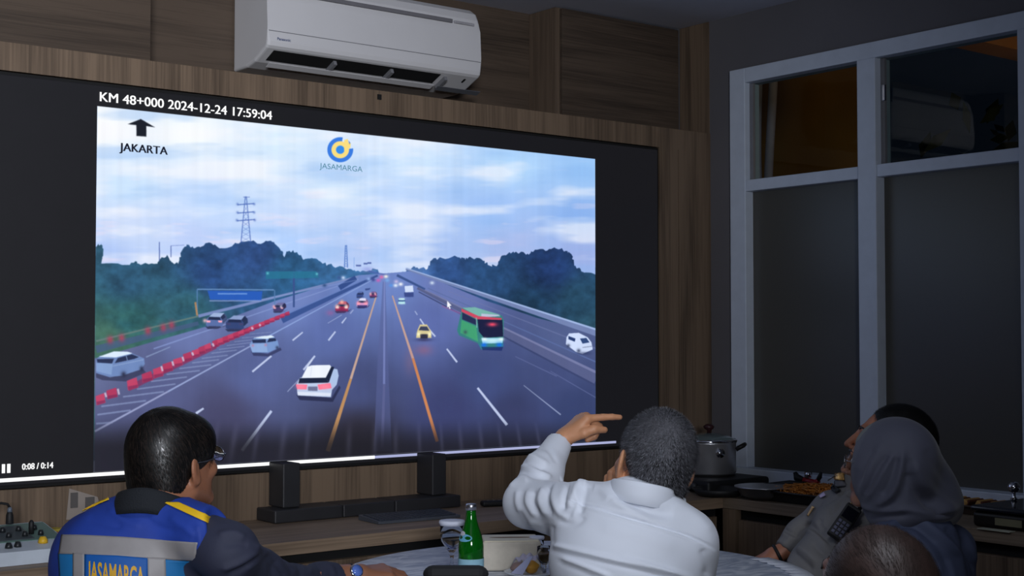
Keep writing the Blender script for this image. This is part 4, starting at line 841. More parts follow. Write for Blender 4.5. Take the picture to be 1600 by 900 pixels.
# ================================================================== soft body modelling: smooth unions on a grid, meshed by surface nets
class Field:
    def __init__(s, lo, hi, h):
        s.lo = np.array(lo, float); s.h = h; s.n = np.ceil((np.array(hi)-s.lo)/h).astype(int)+1; s.D = np.full(s.n, 1.0, np.float32)
    def _sub(s, lo, hi):
        a = np.clip(np.floor((np.array(lo)-s.lo)/s.h).astype(int), 0, s.n); b = np.clip(np.ceil((np.array(hi)-s.lo)/s.h).astype(int)+1, 0, s.n)
        sl = tuple(slice(i, j) for i, j in zip(a, b))
        g = [((s.lo[k]+s.h*np.arange(a[k], b[k])).astype(np.float32)) for k in range(3)]
        return sl, g[0][:, None, None], g[1][None, :, None], g[2][None, None, :]
    def put(s, fn, lo, hi, k=0.01, op='u'):
        e = k+2*s.h; sl, X, Y, Z = s._sub(np.array(lo)-e, np.array(hi)+e); A = s.D[sl]
        if A.size == 0: return
        B = fn(X, Y, Z)
        if op == 'u': h = np.maximum(k-np.abs(A-B), 0); s.D[sl] = np.minimum(A, B)-(h*h/(4*k) if k > 0 else 0)
        else: h = np.maximum(k-np.abs(A+B), 0); s.D[sl] = np.maximum(A, -B)+(h*h/(4*k) if k > 0 else 0)
    def cone(s, a, b, ra, rb, k=0.02, op='u', cut=False):
        a = np.array(a, float); b = np.array(b, float); d = b-a; L2 = d @ d; L = math.sqrt(L2); R = max(ra, rb)
        def fn(X, Y, Z):
            x, y, z = X-a[0], Y-a[1], Z-a[2]; t0 = (x*d[0]+y*d[1]+z*d[2])/L2; t = np.clip(t0, 0, 1)
            q = np.sqrt((x-t*d[0])**2+(y-t*d[1])**2+(z-t*d[2])**2)-(ra+(rb-ra)*t)
            return np.maximum(q, (t0-1)*L) if cut else q
        s.put(fn, np.minimum(a, b)-R, np.maximum(a, b)+R, k, op)
    def chain(s, pts, rs, k=0.02, cut=False):
        for i in range(len(pts)-1): s.cone(pts[i], pts[i+1], rs[i], rs[i+1], k, cut=cut and i == len(pts)-2)
    def ell(s, c, r, R=None, k=0.02, op='u'):
        c = np.array(c, float); r = np.array(r, float); R = np.eye(3) if R is None else R; m = r.max()
        def fn(X, Y, Z):
            x, y, z = X-c[0], Y-c[1], Z-c[2]; p = [(x*R[0, i]+y*R[1, i]+z*R[2, i])/r[i] for i in range(3)]
            k0 = np.sqrt(p[0]**2+p[1]**2+p[2]**2)+1e-6; k1 = np.sqrt((p[0]/r[0])**2+(p[1]/r[1])**2+(p[2]/r[2])**2)+1e-6
            return k0*(k0-1)/k1
        s.put(fn, c-m, c+m, k, op)
    def below(s, z, k=0.0):
        sl, X, Y, Z = s._sub(s.lo, s.lo+s.h*s.n); s.D = np.maximum(s.D, (z-Z)).astype(np.float32)
    def mesh(s):
        D = s.D; nx, ny, nz = D.shape; S = D < 0
        C = [(i, j, k) for i in (0, 1) for j in (0, 1) for k in (0, 1)]
        cnt = np.zeros((nx-1, ny-1, nz-1), np.int8)
        for i, j, k in C: cnt += S[i:nx-1+i, j:ny-1+j, k:nz-1+k]
        m = (cnt > 0) & (cnt < 8); I, J, K = np.nonzero(m); idx = np.full(m.shape, -1, np.int32); idx[m] = np.arange(len(I))
        val = {c: D[I+c[0], J+c[1], K+c[2]] for c in C}; acc = np.zeros((len(I), 3)); n = np.zeros(len(I))
        for c in C:
            for ax in range(3):
                if c[ax] == 0:
                    e = list(c); e[ax] = 1; e = tuple(e); a, b = val[c], val[e]; x = (a < 0) != (b < 0)
                    t = np.where(x, a/np.where(x, a-b, 1), 0); p = np.tile(np.array(c, float), (len(I), 1)); p[:, ax] += t
                    acc += p*x[:, None]; n += x
        V = (acc/n[:, None]+np.stack([I, J, K], 1))*s.h+s.lo; F = []
        for ax in range(3):
            b, c = (ax+1) % 3, (ax+2) % 3
            s0 = [slice(None)]*3; s1 = [slice(None)]*3; s0[ax] = slice(0, -1); s1[ax] = slice(1, None)
            A, B = S[tuple(s0)], S[tuple(s1)]; x = A != B; q = np.stack(np.nonzero(x), 1)
            ok = (q[:, b] > 0) & (q[:, c] > 0) & (q[:, b] < S.shape[b]-1) & (q[:, c] < S.shape[c]-1); q = q[ok]; ins = A[tuple(q.T)]
            def cell(db, dc): r = q.copy(); r[:, b] += db; r[:, c] += dc; return idx[tuple(r.T)]
            f = np.stack([cell(-1, -1), cell(0, -1), cell(0, 0), cell(-1, 0)], 1); f[~ins] = f[~ins][:, ::-1]; F.append(f)
        F = np.concatenate(F); F = F[(F >= 0).all(1)]; return V, F
def relax(V, F, n=2, lam=.5):
    for _ in range(n):
        A = np.zeros_like(V); c = np.zeros(len(V))
        for i in range(4):
            for j in (1, 3): np.add.at(A, F[:, i], V[F[:, (i+j) % 4]]); np.add.at(c, F[:, i], 1)
        V = V*(1-lam)+lam*A/np.maximum(c, 1)[:, None]
    return V
def vnorm(V, F):
    a, b, c, d = (V[F[:, i]] for i in range(4)); n = np.cross(c-a, d-b); N = np.zeros_like(V)
    for i in range(4): np.add.at(N, F[:, i], n)
    return N/np.maximum(np.linalg.norm(N, axis=1), 1e-9)[:, None]
CAMP = np.array((0, 0, CAMH))
def fold(V, N, ridges, seg=False):
    """raise or sink cloth along creases; each: (points in photo px, height m, half width px)"""
    U, Y = UV(V); tc = CAMP-V; tc /= np.linalg.norm(tc, axis=1)[:, None]; face = np.clip((N*tc).sum(1)*3, 0, 1); h = np.zeros(len(V))
    for pts, amp, wd in ridges:
        pts = np.array(pts, float); q = []
        for i in range(len(pts)-1):           # smooth the line
            for t in np.linspace(0, 1, 5)[:-1]:
                p0, p1, p2, p3 = pts[max(i-1, 0)], pts[i], pts[i+1], pts[min(i+2, len(pts)-1)]
                q.append(.5*((2*p1)+(-p0+p2)*t+(2*p0-5*p1+4*p2-p3)*t*t+(-p0+3*p1-3*p2+p3)*t**3))
        q.append(pts[-1]); q = np.array(q); best = np.full(len(V), 1e9); tt = np.zeros(len(V)); n = len(q)-1
        sel = (U > q[:, 0].min()-4*wd) & (U < q[:, 0].max()+4*wd) & (Y > q[:, 1].min()-4*wd) & (Y < q[:, 1].max()+4*wd); u = U[sel]; y = Y[sel]
        bs = np.full(len(u), 1e9); ts = np.zeros(len(u))
        for i in range(n):
            a, b = q[i], q[i+1]; d = b-a; L = d @ d+1e-9; t = np.clip(((u-a[0])*d[0]+(y-a[1])*d[1])/L, 0, 1); r = (u-a[0]-t*d[0])**2+(y-a[1]-t*d[1])**2
            m = r < bs; bs[m] = r[m]; ts[m] = (i+t[m])/n
        e = np.clip(np.minimum(ts, 1-ts)*5+.25, 0, 1); h[sel] += amp*np.exp(-bs/wd**2)*e
    return V+N*(h*face)[:, None]
def crumple(V, N, amp, sc, seed=0):
    r = np.random.default_rng(seed); h = np.zeros(len(V))
    for i in range(7):
        d = r.normal(size=3); d /= np.linalg.norm(d); f = sc*(1+i*.35); w2 = r.normal(size=3); w2 /= np.linalg.norm(w2)
        h += np.sin(V @ d*f+r.uniform(0, 6)+1.3*np.sin(V @ w2*f*.7))/(1+i*.4)
    return V+N*(amp*h/3)[:, None]
def rot(yaw, pitch, roll):
    y, p, r = (math.radians(a) for a in (-yaw, pitch, roll))
    Rz = np.array([[math.cos(y), -math.sin(y), 0], [math.sin(y), math.cos(y), 0], [0, 0, 1]])
    Rx = np.array([[1, 0, 0], [0, math.cos(p), -math.sin(p)], [0, math.sin(p), math.cos(p)]])
    Ry = np.array([[math.cos(r), 0, math.sin(r)], [0, 1, 0], [-math.sin(r), 0, math.cos(r)]])
    return Rz @ Rx @ Ry
class Person:
    def __init__(s, label, X, Y, cat='person'):
        s.o = np.array((X, Y, 0.0)); p = W((X, Y, 0)); s.root = thing('person', label, cat, (p[0], p[1], 0), -YAW); s.parts = []
    def add(s, name, V, F, m, label=None, smooth=True, parent=None):
        me = mesh_np(name, V-s.o, F, smooth); o = link(name, me, None, parent or s.root)
        for mm in (m if isinstance(m, (list, tuple)) else [m]): me.materials.append(mm)
        if label: o['label'] = label
        return o
def bvh_of(V, F): return BVHTree.FromPolygons([tuple(v) for v in V], [tuple(f) for f in F])
def hitpx(bv, u, v):
    d = Vector(P(u, v, 1.0)-CAMP).normalized(); r = bv.ray_cast(Vector(CAMP), d); return (None, None) if r[0] is None else (np.array(r[0]), np.array(r[1]))
def decal(person, name, bv, top, bot, m, nx=24, ny=8, off=.0015, th=.001, label=None):
    """a strip of cloth or tape conformed to a surface; top and bottom edges given in photo px"""
    def along(pl, t):
        pl = np.array(pl, float); s_ = np.r_[0, np.cumsum(np.hypot(*np.diff(pl, axis=0).T))]; s_ /= s_[-1]; return np.array((np.interp(t, s_, pl[:, 0]), np.interp(t, s_, pl[:, 1])))
    V = []; last = None
    for j in range(ny+1):
        for i in range(nx+1):
            a = along(top, i/nx); b = along(bot, i/nx); q = a+(b-a)*j/ny; h, n = hitpx(bv, *q)
            if h is None: 
                if last is None: last = P(q[0], q[1], person.o[1]); 
                h = P(q[0], q[1], np.linalg.norm(last[:2])) if False else last; n = np.array((0, -1, 0))
            if n @ (CAMP-h) < 0: n = -n
            last = h; V.append(h+n*off)
    F = [(j*(nx+1)+i, j*(nx+1)+i+1, (j+1)*(nx+1)+i+1, (j+1)*(nx+1)+i) for j in range(ny) for i in range(nx)]
    F = [f[::-1] for f in F]
    o = person.add(name, np.array(V), F, m, label); sd = o.modifiers.new('s', 'SOLIDIFY'); sd.thickness = th; sd.offset = 1; return o
def strands(V, F, N, n, length, flow, width, lift, seed=0, keep=None, seg=3, jitter=.25, wave=0.0):
    """hair laid over a cap: ribbons following flow(p) in the surface"""
    r = np.random.default_rng(seed); fi = r.integers(0, len(F), n); uv = r.random((n, 2)); f = F[fi]
    a = V[f[:, 0]]*(1-uv[:, :1])+V[f[:, 1]]*uv[:, :1]; b = V[f[:, 3]]*(1-uv[:, :1])+V[f[:, 2]]*uv[:, :1]; p = a*(1-uv[:, 1:])+b*uv[:, 1:]; nn = N[f[:, 0]]
    if keep is not None: k = keep(p, nn, r); p = p[k]; nn = nn[k]
    n = len(p); d = flow(p, nn)+r.normal(size=(n, 3))*jitter; d -= (d*nn).sum(1)[:, None]*nn*(1.0 if lift < .5 else 0); d /= np.linalg.norm(d, axis=1)[:, None]+1e-9
    if lift >= .5: d = d*(1-lift)+nn*lift; d /= np.linalg.norm(d, axis=1)[:, None]
    L = length*r.uniform(.6, 1.25, n); side = np.cross(d, nn); bad = np.linalg.norm(side, axis=1) < .2; side[bad] = np.cross(d[bad], np.array((.3, .5, .8))); side /= np.linalg.norm(side, axis=1)[:, None]+1e-9
    rows = []
    for i in range(seg+1):
        t = i/seg; q = p+d*(L*t)[:, None]+nn*(.0006+(.0022*math.sin(math.pi*t) if lift < .5 else 0)-(t*t*L*L/.16)[:, None]*(1 if lift < .5 else 0)) 
        w2 = width*(1-.85*t)*.5; rows.append((q-side*w2, q+side*w2))
    VV = np.stack([x for pr in rows for x in pr], 1).reshape(-1, 3); k = 2*(seg+1); base = np.arange(n)[:, None]*k
    FF = np.concatenate([base+np.array([[2*i, 2*i+1, 2*i+3, 2*i+2]]) for i in range(seg)]); return VV, FF
# ---- anatomy ------------------------------------------------------------------
def head(Fd, C, R, s=1.0, k=.012, nose=1.0):
    h = lambda x, y, z: C+R @ (np.array((x, y, z))*s)
    Fd.ell(h(0, -.012, .032), np.array((.075, .096, .088))*s, R, k); Fd.ell(h(0, .030, -.010), np.array((.064, .066, .080))*s, R, .02)
    Fd.ell(h(0, .040, -.062), np.array((.050, .048, .048))*s, R, .02); Fd.ell(h(0, .074, -.098), np.array((.020, .016, .016))*s, R, .02)
    Fd.cone(h(-.055, -.005, -.055), h(-.022, .068, -.098), .016*s, .016*s, .02); Fd.cone(h(.055, -.005, -.055), h(.022, .068, -.098), .016*s, .016*s, .02)
    Fd.cone(h(-.034, .082, .026), h(.034, .082, .026), .012*s, .012*s, .014)                      # brow
    for x in (-.032, .032): Fd.ell(h(x, .100, .004), np.array((.017, .014, .011))*s, R, .010, 'd'); Fd.ell(h(x*1.25, .070, -.026), np.array((.020, .018, .018))*s, R, .016)
    for x in (-.032, .032): Fd.ell(h(x, .078, .004), np.array((.0135, .0125, .0115))*s, R, .003)
    Fd.cone(h(0, .094, .014), h(0, .113*nose, -.024), .0075*s, .0105*s, .008); Fd.ell(h(-.011, .100, -.030), np.array((.0075, .009, .007))*s, R, .005); Fd.ell(h(.011, .100, -.030), np.array((.0075, .009, .007))*s, R, .005)
    Fd.cone(h(-.018, .086, -.058), h(.018, .086, -.058), .0065*s, .0065*s, .006); Fd.cone(h(-.016, .085, -.068), h(.016, .085, -.068), .007*s, .007*s, .006)
    Fd.cone(h(-.02, .098, -.063), h(.02, .098, -.063), .0018*s, .0018*s, .002, 'd')
    for x in (-1, 1):
        E_ = R @ np.array([[math.cos(x*.45), -math.sin(x*.45), 0], [math.sin(x*.45), math.cos(x*.45), 0], [0, 0, 1]])
        Fd.ell(h(x*.082, -.010, -.006), np.array((.0065, .018, .031))*s, E_, .006); Fd.ell(h(x*.091, -.004, -.004), np.array((.006, .0095, .018))*s, E_, .003, 'd'); Fd.ell(h(x*.080, -.006, -.030), np.array((.006, .009, .011))*s, R, .006)
    return h
def hand(Fd, Wp, w, n, side, s=1.0, curls=None, thumb=None, spread=.12, tlen=1.0):
    """Wp wrist, w towards the knuckles, n out of the back of the hand, side +1/-1 picks the thumb's side"""
    w = np.array(w, float); w /= np.linalg.norm(w); n = np.array(n, float); n -= (n @ w)*w; n /= np.linalg.norm(n); t = np.cross(w, n)*side
    P_ = lambda a, b, c: np.array(Wp)+(w*a+t*b+n*c)*s
    kn = [(.088, .027), (.092, .008), (.088, -.011), (.079, -.028)]; L = [(.042, .026, .021), (.046, .029, .022), (.043, .027, .022), (.034, .020, .019)]; rr = [.0100, .0102, .0096, .0085]
    Fd.cone(P_(-.03, 0, 0), P_(.008, 0, 0), .0235*s, .0235*s, .01)
    for (a, b), r_ in zip(kn, rr): Fd.cone(P_(.008, b*.5, 0), P_(a-.01, b, .001), .0155*s, (r_+.0025)*s, .014)
    Fd.ell(P_(.05, 0, -.004), np.array((.040, .036, .014))*s, np.stack([w, t, n], 1), .012)
    tips = []
    for i, ((a, b), ls, r_) in enumerate(zip(kn, L, rr)):
        c = (curls or [(20, 25, 15)]*4)[i]; p = P_(a-.006, b, .002); ang = 0; dirn = w+t*spread*(1.2-i*.8)
        dirn /= np.linalg.norm(dirn); r0 = (r_+.001)*s
        Fd.cone(p-dirn*.004, p, r0, r0, .006)
        for j, l in enumerate(ls):
            ang += math.radians(c[j]); dd = dirn*math.cos(ang)-n*math.sin(ang); q = p+dd*l*s; r1 = r_*s*(.92, .84, .72)[j]
            Fd.cone(p, q, r0, r1, .0022 if j else .004); r0 = r1; p = q
        tips.append(p)
    a0 = P_(.022, .020, -.006); th = thumb or ((.045, .040, -.016), (.070, .046, -.020), (.094, .044, -.022)); q = [a0]+[P_(*x) for x in th]
    Fd.chain(q, [.016*s, .0125*s, .0115*s, .0088*s], .006); return t, tips
def skin(name, c, rough=.48):
    m = mat(name, c, rough, noise=(18, .10, (1, 1, 1)), bump=(160, .12, (1, 1, 1))); m.node_tree.nodes['Principled BSDF'].inputs['Subsurface Weight'].default_value = .06
    m.node_tree.nodes['Principled BSDF'].inputs['Subsurface Radius'].default_value = (.01, .004, .002); return m
def face_parts(person, h, R, s, m_iris, brow=None, C=None):
    for x in (-.032, .032):
        bm = bmesh.new(); bmesh.ops.create_uvsphere(bm, u_segments=18, v_segments=12, radius=.0108*s); c = h(x, .0815, .004)-person.o
        o = flush(bm, 'eye', m_iris[0], person.root, c, smooth=True)
        bm = bmesh.new(); bmesh.ops.create_uvsphere(bm, u_segments=14, v_segments=10, radius=.0052*s); o2 = flush(bm, 'iris', m_iris[1], person.root, h(x, .0885, .005)-person.o, smooth=True)
    if brow:
        for x in (-1, 1):
            pts = [h(x*a, b, c)-person.o for a, b, c in ((.014, .096, .026), (.026, .0965, .032), (.040, .089, .031), (.050, .078, .025))]; tube('eyebrow', pts, .0034*s, brow, person.root, 6, taper=[.7, 1, .9, .4])
def spectacles(person, h, m_frame, m_lens, s=1.0, name='spectacles'):
    g = None
    bm = bmesh.new(); o_ = person.o
    for x in (-.033, .033):
        ring = [h(x+.0245*math.cos(a), .108-.10*abs(x+.0245*math.cos(a))**1.25*1.2, .002+.018*math.sin(a))-o_ for a in np.linspace(0, 2*math.pi, 25)]; b_tube(bm, ring, .0011, 6)
    b_tube(bm, [h(-.0085, .107, .006)-o_, h(0, .109, .009)-o_, h(.0085, .107, .006)-o_], .0011, 6)
    for x in (-1, 1): b_tube(bm, [h(x*.057, .102, .008)-o_, h(x*.076, .092, .008)-o_, h(x*.081, .03, .006)-o_, h(x*.084, -.005, .010)-o_, h(x*.082, -.022, -.006)-o_], .0013, 6)
    g = flush(bm, name, m_frame, person.root, smooth=True)
    for x in (-.033, .033):
        bm = bmesh.new(); c = bm.verts.new(h(x, .104, .002)-o_); vs = [bm.verts.new(h(x+.0242*math.cos(a), .108-.10*abs(x+.0242*math.cos(a))**1.25*1.2, .002+.0178*math.sin(a))-o_) for a in np.linspace(0, 2*math.pi, 25)[:-1]]
        for i in range(24): bm.faces.new((c, vs[i], vs[(i+1) % 24]))
        l = flush(bm, 'lens', m_lens, None, smooth=True); l.parent = g; md = l.modifiers.new('s', 'SOLIDIFY'); md.thickness = .0012
    return g
# ================================================================== people
def C6(*p): return [(780+x/3.214, 620+y/3.214) for x, y in p]
def C3(*p): return [(90+x/3.2156, 620+y/3.2156) for x, y in p]
def C8(*p): return [(1160+x/3.2136, 620+y/3.2136) for x, y in p]
def C2(*p): return [(1170+x/5.622, 740+y/5.622) for x, y in p]
M['hair_blk'] = mat('black hair', (14, 13, 13), .42, spec=.4, noise=(90, .5, (1, 1, 1)))
M['hair_cap'] = mat('black hair root', (9, 9, 9), .6, bump=(400, .4, (1, 1, 1)))
M['hair_gry'] = mat('grey hair', (150, 152, 160), .5); M['hair_drk'] = mat('dark grey hair', (26, 26, 29), .5)
M['lens'] = mat('spectacle lens', (240, 244, 250), .03, trans=1.0, ior=1.06); M['wire'] = mat('spectacle wire', (170, 170, 176), .2, 1.0)
EYE = (mat('eye white', (214, 208, 200), .25), mat('iris brown', (40, 26, 18), .15))
def legs(Fd, hip, seatz, fwd, w_=.09, k=.03, r=(.078, .058, .048, .040), th=.40):
    """thighs forward from the hips, shanks down to the floor, feet"""
    f = np.array((math.sin(fwd), math.cos(fwd), 0)); s_ = np.array((f[1], -f[0], 0)); out = []
    for x in (-1, 1):
        a = np.array(hip)+s_*x*w_*.8; b = a+f*th+s_*x*.03; b[2] = seatz+.055; c = b.copy()-f*.03; c[2] = .09; t = c+f*.17; t[2] = .035
        Fd.chain([a, b, c], [r[0], r[1], r[2]], k); out.append((c, t, b, a))
    return out
def torso_legs(p, hip, seatz, fwd, m_tr, m_sh, th=.40):
    lo = np.array(hip)-.62; hi = np.array(hip)+.62; lo[2] = 0; Fd = Field(lo, (hi[0], hi[1], seatz+.2), .009)
    L = legs(Fd, hip, seatz, fwd, th=th); V, F = Fd.mesh(); V = relax(V, F, 1); p.add('trousers', V, F, m_tr)
    for c, t, b, a in L:
        Fd = Field(np.minimum(c, t)-.07, np.maximum(c, t)+.07, .006); Fd.cone(c-np.array((0, 0, .05)), t, .042, .034, .02); Fd.cone(c-np.array((0, 0, .045)), c+np.array((0, 0, .0)), .038, .040, .02); Fd.below(.001)
        V, F = Fd.mesh(); p.add('shoe', V, F, m_sh)
M['trouser'] = mat('dark trousers', (30, 31, 36), .8); M['shoe'] = mat('black shoe leather', (16, 15, 15), .35)

# ------------------------------------------------------------------ man in the white shirt, pointing
def man_white():
    d = 2.85; p = Person('man in a white shirt with short grey hair, raised arm pointing at the screen', P(990, 900, 2.80)[0], 2.80)
    chair('black office chair under the man in the white shirt', P(990, 900, 2.80)[0], 2.72, 0, .74, .40, .17)
    C = P(1021, 727, d); R = rot(-16, 8, 11); s = .925
    sk = skin('tan skin of the pointing man', (196, 140, 104)); skl = mat('lip', (150, 90, 80), .4)
    Fd = Field(C-.19, C+.16, .0028); h = head(Fd, C, R, s)
    nb = P(1004, 795, 2.82); Fd.cone(h(0, -.02, -.05), nb, .054, .050, .03); V1, F1 = Fd.mesh()
    # pointing hand
    wr = P(879, 687, 3.20); wv = np.array((.70, .16, .66)); nn = np.array((-.66, -.22, .72))
    Fh = Field(wr-.09, wr+.20, .0021)
    t, tips = hand(Fh, wr, wv, nn, 1, .88, curls=[(38, 4, 4), (78, 82, 40), (84, 88, 45), (88, 85, 45)], thumb=((.048, .040, -.016), (.074, .043, -.026), (.094, .040, -.048)), spread=.02)
    V2, F2 = Fh.mesh(); V2 = relax(V2, F2, 1, .35)
    # hand at the cheek
    w2 = P(964, 819, 2.99); Fk = Field(w2-.09, w2+.16, .0026); hand(Fk, w2, (-.24, .04, .96), (-.75, -.6, 0), 1, .84, curls=[(15, 40, 40), (20, 50, 40), (30, 60, 40), (36, 60, 40)]); Fk.cone(w2, P(1040, 960, 3.02), .024, .036, .02); V3, F3 = Fk.mesh()
    # hidden body under the shirt
    Ls = P(906, 803, 2.86); Rs = P(1078, 838, 2.79); El = P(826, 786, 3.03); hipc = np.array((P(990, 900, 2.78)[0], 2.76, .50))
    Fb = Field(hipc-np.array((.36, .25, .2)), hipc+np.array((.36, .5, .75)), .008)
    Fb.cone(Ls, Rs, .045, .045, .04); Fb.ell(P(990, 885, 2.80), (.14, .095, .17), None, .04); Fb.ell(hipc+np.array((0, 0, .12)), (.14, .11, .2), None, .04); Fb.cone(nb, P(995, 850, 2.82), .046, .05, .03)
    Fb.chain([Ls, El, wr-wv*.02], [.045, .036, .024], .02); Er = P(1075, 985, 3.0); Fb.chain([Rs, Er, P(1040, 960, 3.02)], [.045, .038, .036], .02); V4, F4 = Fb.mesh()
    Vs = [V1, V2, V3, V4]; Fs = []; o = 0
    for V, F in ((V1, F1), (V2, F2), (V3, F3), (V4, F4)): Fs.append(F+o); o += len(V)
    body = p.add('body', np.concatenate(Vs), np.concatenate(Fs), sk)
    face_parts(p, h, R, s, EYE, M['hair_drk'])
    # hair
    Fc = Field(C-.17, C+.16, .003); Fc.ell(h(0, -.014, .036), np.array((.0795, .100, .0915))*s, R, .02); Fc.ell(h(0, -.055, -.035), np.array((.060, .042, .062))*s, R, .03)
    Fc.ell(h(0, .115, -.015), np.array((.10, .085, .085))*s, R, .012, 'd'); 
    for x in (-1, 1): Fc.ell(h(x*.085, .022, -.045), np.array((.035, .042, .052))*s, R, .01, 'd'); Fc.ell(h(x*.088, -.010, -.004), np.array((.014, .022, .03))*s, R, .006, 'd')
    V, F = Fc.mesh(); V = relax(V, F, 2); N = vnorm(V, F)
    hc = p.add('hair', V, F, mat('grey stubble cap', (82, 82, 88), .65, noise=(260, .35, (1, 1, 1)), bump=(500, .4, (1, 1, 1))))
    up = R @ np.array((0, -.3, -1.0)); side_l = lambda q: ((q-C) @ R[:, 0])
    VV, FF = strands(V, F, N, 34000, .0075, lambda q, n_: np.tile(up, (len(q), 1)), .0006, .6, 3)
    o = p.add('hair_strands', VV, FF, [M['hair_drk'], M['hair_gry'], M['hair_mid']], parent=None)
    q = V[0:1]; fc = VV[FF[:, 0]]; loc = (fc-C) @ R; g = np.clip(.25+loc[:, 2]*2.5+np.abs(loc[:, 0])*7.0-(loc[:, 0] > 0)*.15, .15, 1.0); rr = np.random.default_rng(2).random(len(FF)//3)
    gi = np.where(np.tile(rr, 3) < g*.60, 1, np.where(np.tile(rr, 3) < g*.9, 2, 0)).astype(np.int32); o.data.polygons.foreach_set('material_index', gi)
    # shirt
    Fd = Field(hipc-np.array((.55, .32, .06)), hipc+np.array((.45, .70, .85)), .0034); k = .03
    Fd.cone(P(915, 806, 2.85), P(1000, 792, 2.80), .060, .058, .04); Fd.cone(P(1000, 800, 2.80), P(1074, 843, 2.79), .060, .054, .04)
    Fd.ell(P(985, 872, 2.80), (.160, .112, .125), None, .05); Fd.cone(P(975, 900, 2.80), hipc+np.array((0, 0, .18)), .13, .15, .05); Fd.ell(hipc+np.array((0, .03, .12)), (.175, .14, .17), None, .05)
    Fd.cone(P(1075, 848, 2.79), P(1080, 930, 2.84), .050, .048, .03); Fd.chain([P(1080, 930, 2.84), Er, P(1005, 900, 3.04)], [.048, .045, .040], .03)
    Fd.cone(Ls, El, .064, .051, .035); Fd.chain([El, P(848, 738, 3.12), wr-wv*.010], [.051, .043, .030], .022, cut=True)
    Fd.cone(wr-wv*.03, wr+wv*.01, .0245, .0255, .003, 'd')
    V, F = Fd.mesh(); V = relax(V, F, 2); N = vnorm(V, F)
    V = crumple(V, N, .0011, 26, 4); N = vnorm(V, F)
    fl = [(C6((235, 738), (400, 778), (600, 826), (800, 868), (960, 905)), .0065, 4.2), (C6((240, 760), (420, 805), (620, 850), (820, 895)), -.0022, 4.5), (C6((310, 808), (430, 852), (560, 905)), .0055, 3.6), (C6((300, 830), (400, 870), (480, 910)), -.002, 4),
          (C6((620, 806), (760, 845), (900, 893)), .0045, 3.6), (C6((420, 520), (560, 555), (700, 590)), -.002, 3), (C6((330, 515), (480, 557), (640, 608), (800, 652), (960, 702), (1085, 762)), -.0050, 2.2), (C6((335, 525), (480, 566), (640, 618), (800, 664), (960, 714)), .0030, 2.4),
          (C6((590, 470), (660, 520), (760, 568), (880, 590)), -.009, 9), (C6((560, 500), (640, 570), (760, 620)), .004, 7), (C6((870, 530), (980, 590), (1070, 680)), .003, 8),
          (C6((300, 428), (272, 500), (300, 580), (350, 612)), .0055, 5), (C6((400, 428), (372, 500), (350, 560)), .007, 6), (C6((345, 430), (325, 500), (322, 570)), -.007, 4), (C6((380, 470), (395, 540), (370, 610)), .003, 4), (C6((300, 620), (380, 640), (430, 600)), -.003, 5), (C6((440, 450), (420, 520), (400, 590)), -.005, 6),
          (C6((225, 455), (205, 520), (240, 600)), .0055, 4.5), (C6((255, 450), (240, 520), (262, 590)), -.006, 3.6), (C6((150, 470), (140, 530), (180, 600)), .0045, 4), (C6((180, 470), (168, 530), (205, 600)), -.005, 3.5), (C6((120, 560), (160, 620), (230, 650)), .003, 4), (C6((95, 470), (92, 530), (110, 580)), .005, 5),
          (C6((45, 450), (90, 405), (150, 420)), .005, 5), (C6((60, 400), (120, 375), (190, 400), (245, 425)), -.007, 4.5), (C6((80, 360), (140, 345), (215, 385), (262, 412)), .006, 4.5), (C6((105, 325), (150, 340), (225, 372)), -.005, 4), (C6((125, 290), (170, 300), (250, 345)), .005, 5), (C6((200, 245), (250, 270), (290, 330)), -.003, 4),
          (C6((300, 424), (350, 430)), .006, 6), (C6((400, 424), (440, 440)), .008, 6), (C6((470, 455), (520, 470), (560, 520)), .005, 8), (C6((500, 640), (700, 690), (900, 760)), .003, 12), (C6((260, 640), (250, 700), (262, 760)), -.006, 7), (C6((1020, 760), (1050, 840), (1040, 900)), -.005, 7), (C6((150, 620), (200, 690), (240, 720)), .004, 6)]
    V = fold(V, N, fl); m = mat('white shirt cotton', (214, 219, 230), .62, noise=(8, .02, (1, 1, 1)), bump=(700, .05, (1, 1, 1)), sheen=.15)
    p.add('shirt', V, F, m)
    # collar: band round the neck with a turned-down leaf
    cc = P(1004, 768, 2.80); ax = np.array((.20, .10, 1.0)); ax /= np.linalg.norm(ax); e1 = np.array((1, 0, -.20)); e1 -= (e1 @ ax)*ax; e1 /= np.linalg.norm(e1); e2 = np.cross(ax, e1)
    prof = [(.0640, -.0285), (.0668, -.0255), (.0668, -.008), (.0645, .010), (.0625, .0165), (.060, .018), (.058, .012), (.058, -.02)]
    V = []; n_ = 64
    for i in range(n_):
        a = 2*math.pi*i/n_; bk = .5+.5*math.cos(a+math.pi/2)       # 1 at the back (towards the camera)
        for r_, z in prof: V.append(cc+e1*math.cos(a)*(r_+.002)+e2*math.sin(a)*(r_+.006)+ax*(z*(.75+.25*bk)-.004*(1-bk)))
    k = len(prof); F = [(i*k+j, ((i+1) % n_)*k+j, ((i+1) % n_)*k+(j+1) % k, i*k+(j+1) % k) for i in range(n_) for j in range(k)]
    p.add('collar', np.array(V), F, m)
    # mask pushed under the jaw, with its loop
    mk = mat('white face mask', (216, 222, 232), .8)
    pts = [h(.073, -.030, -.062), h(.074, -.006, -.072), h(.064, .035, -.100), h(.035, .078, -.122), h(0, .092, -.126), h(-.035, .078, -.122), h(-.058, .035, -.100)]
    o = tube('face_mask', [q-p.o for q in pts], .012, mk, p.root, 10, taper=[.8, 1, 1, 1.1, 1.1, 1, .6]); tube('ear_loop', [q-p.o for q in (h(.066, -.004, -.070), h(.078, -.018, -.045), h(.080, -.024, -.02))], .0018, mk, o, 6)
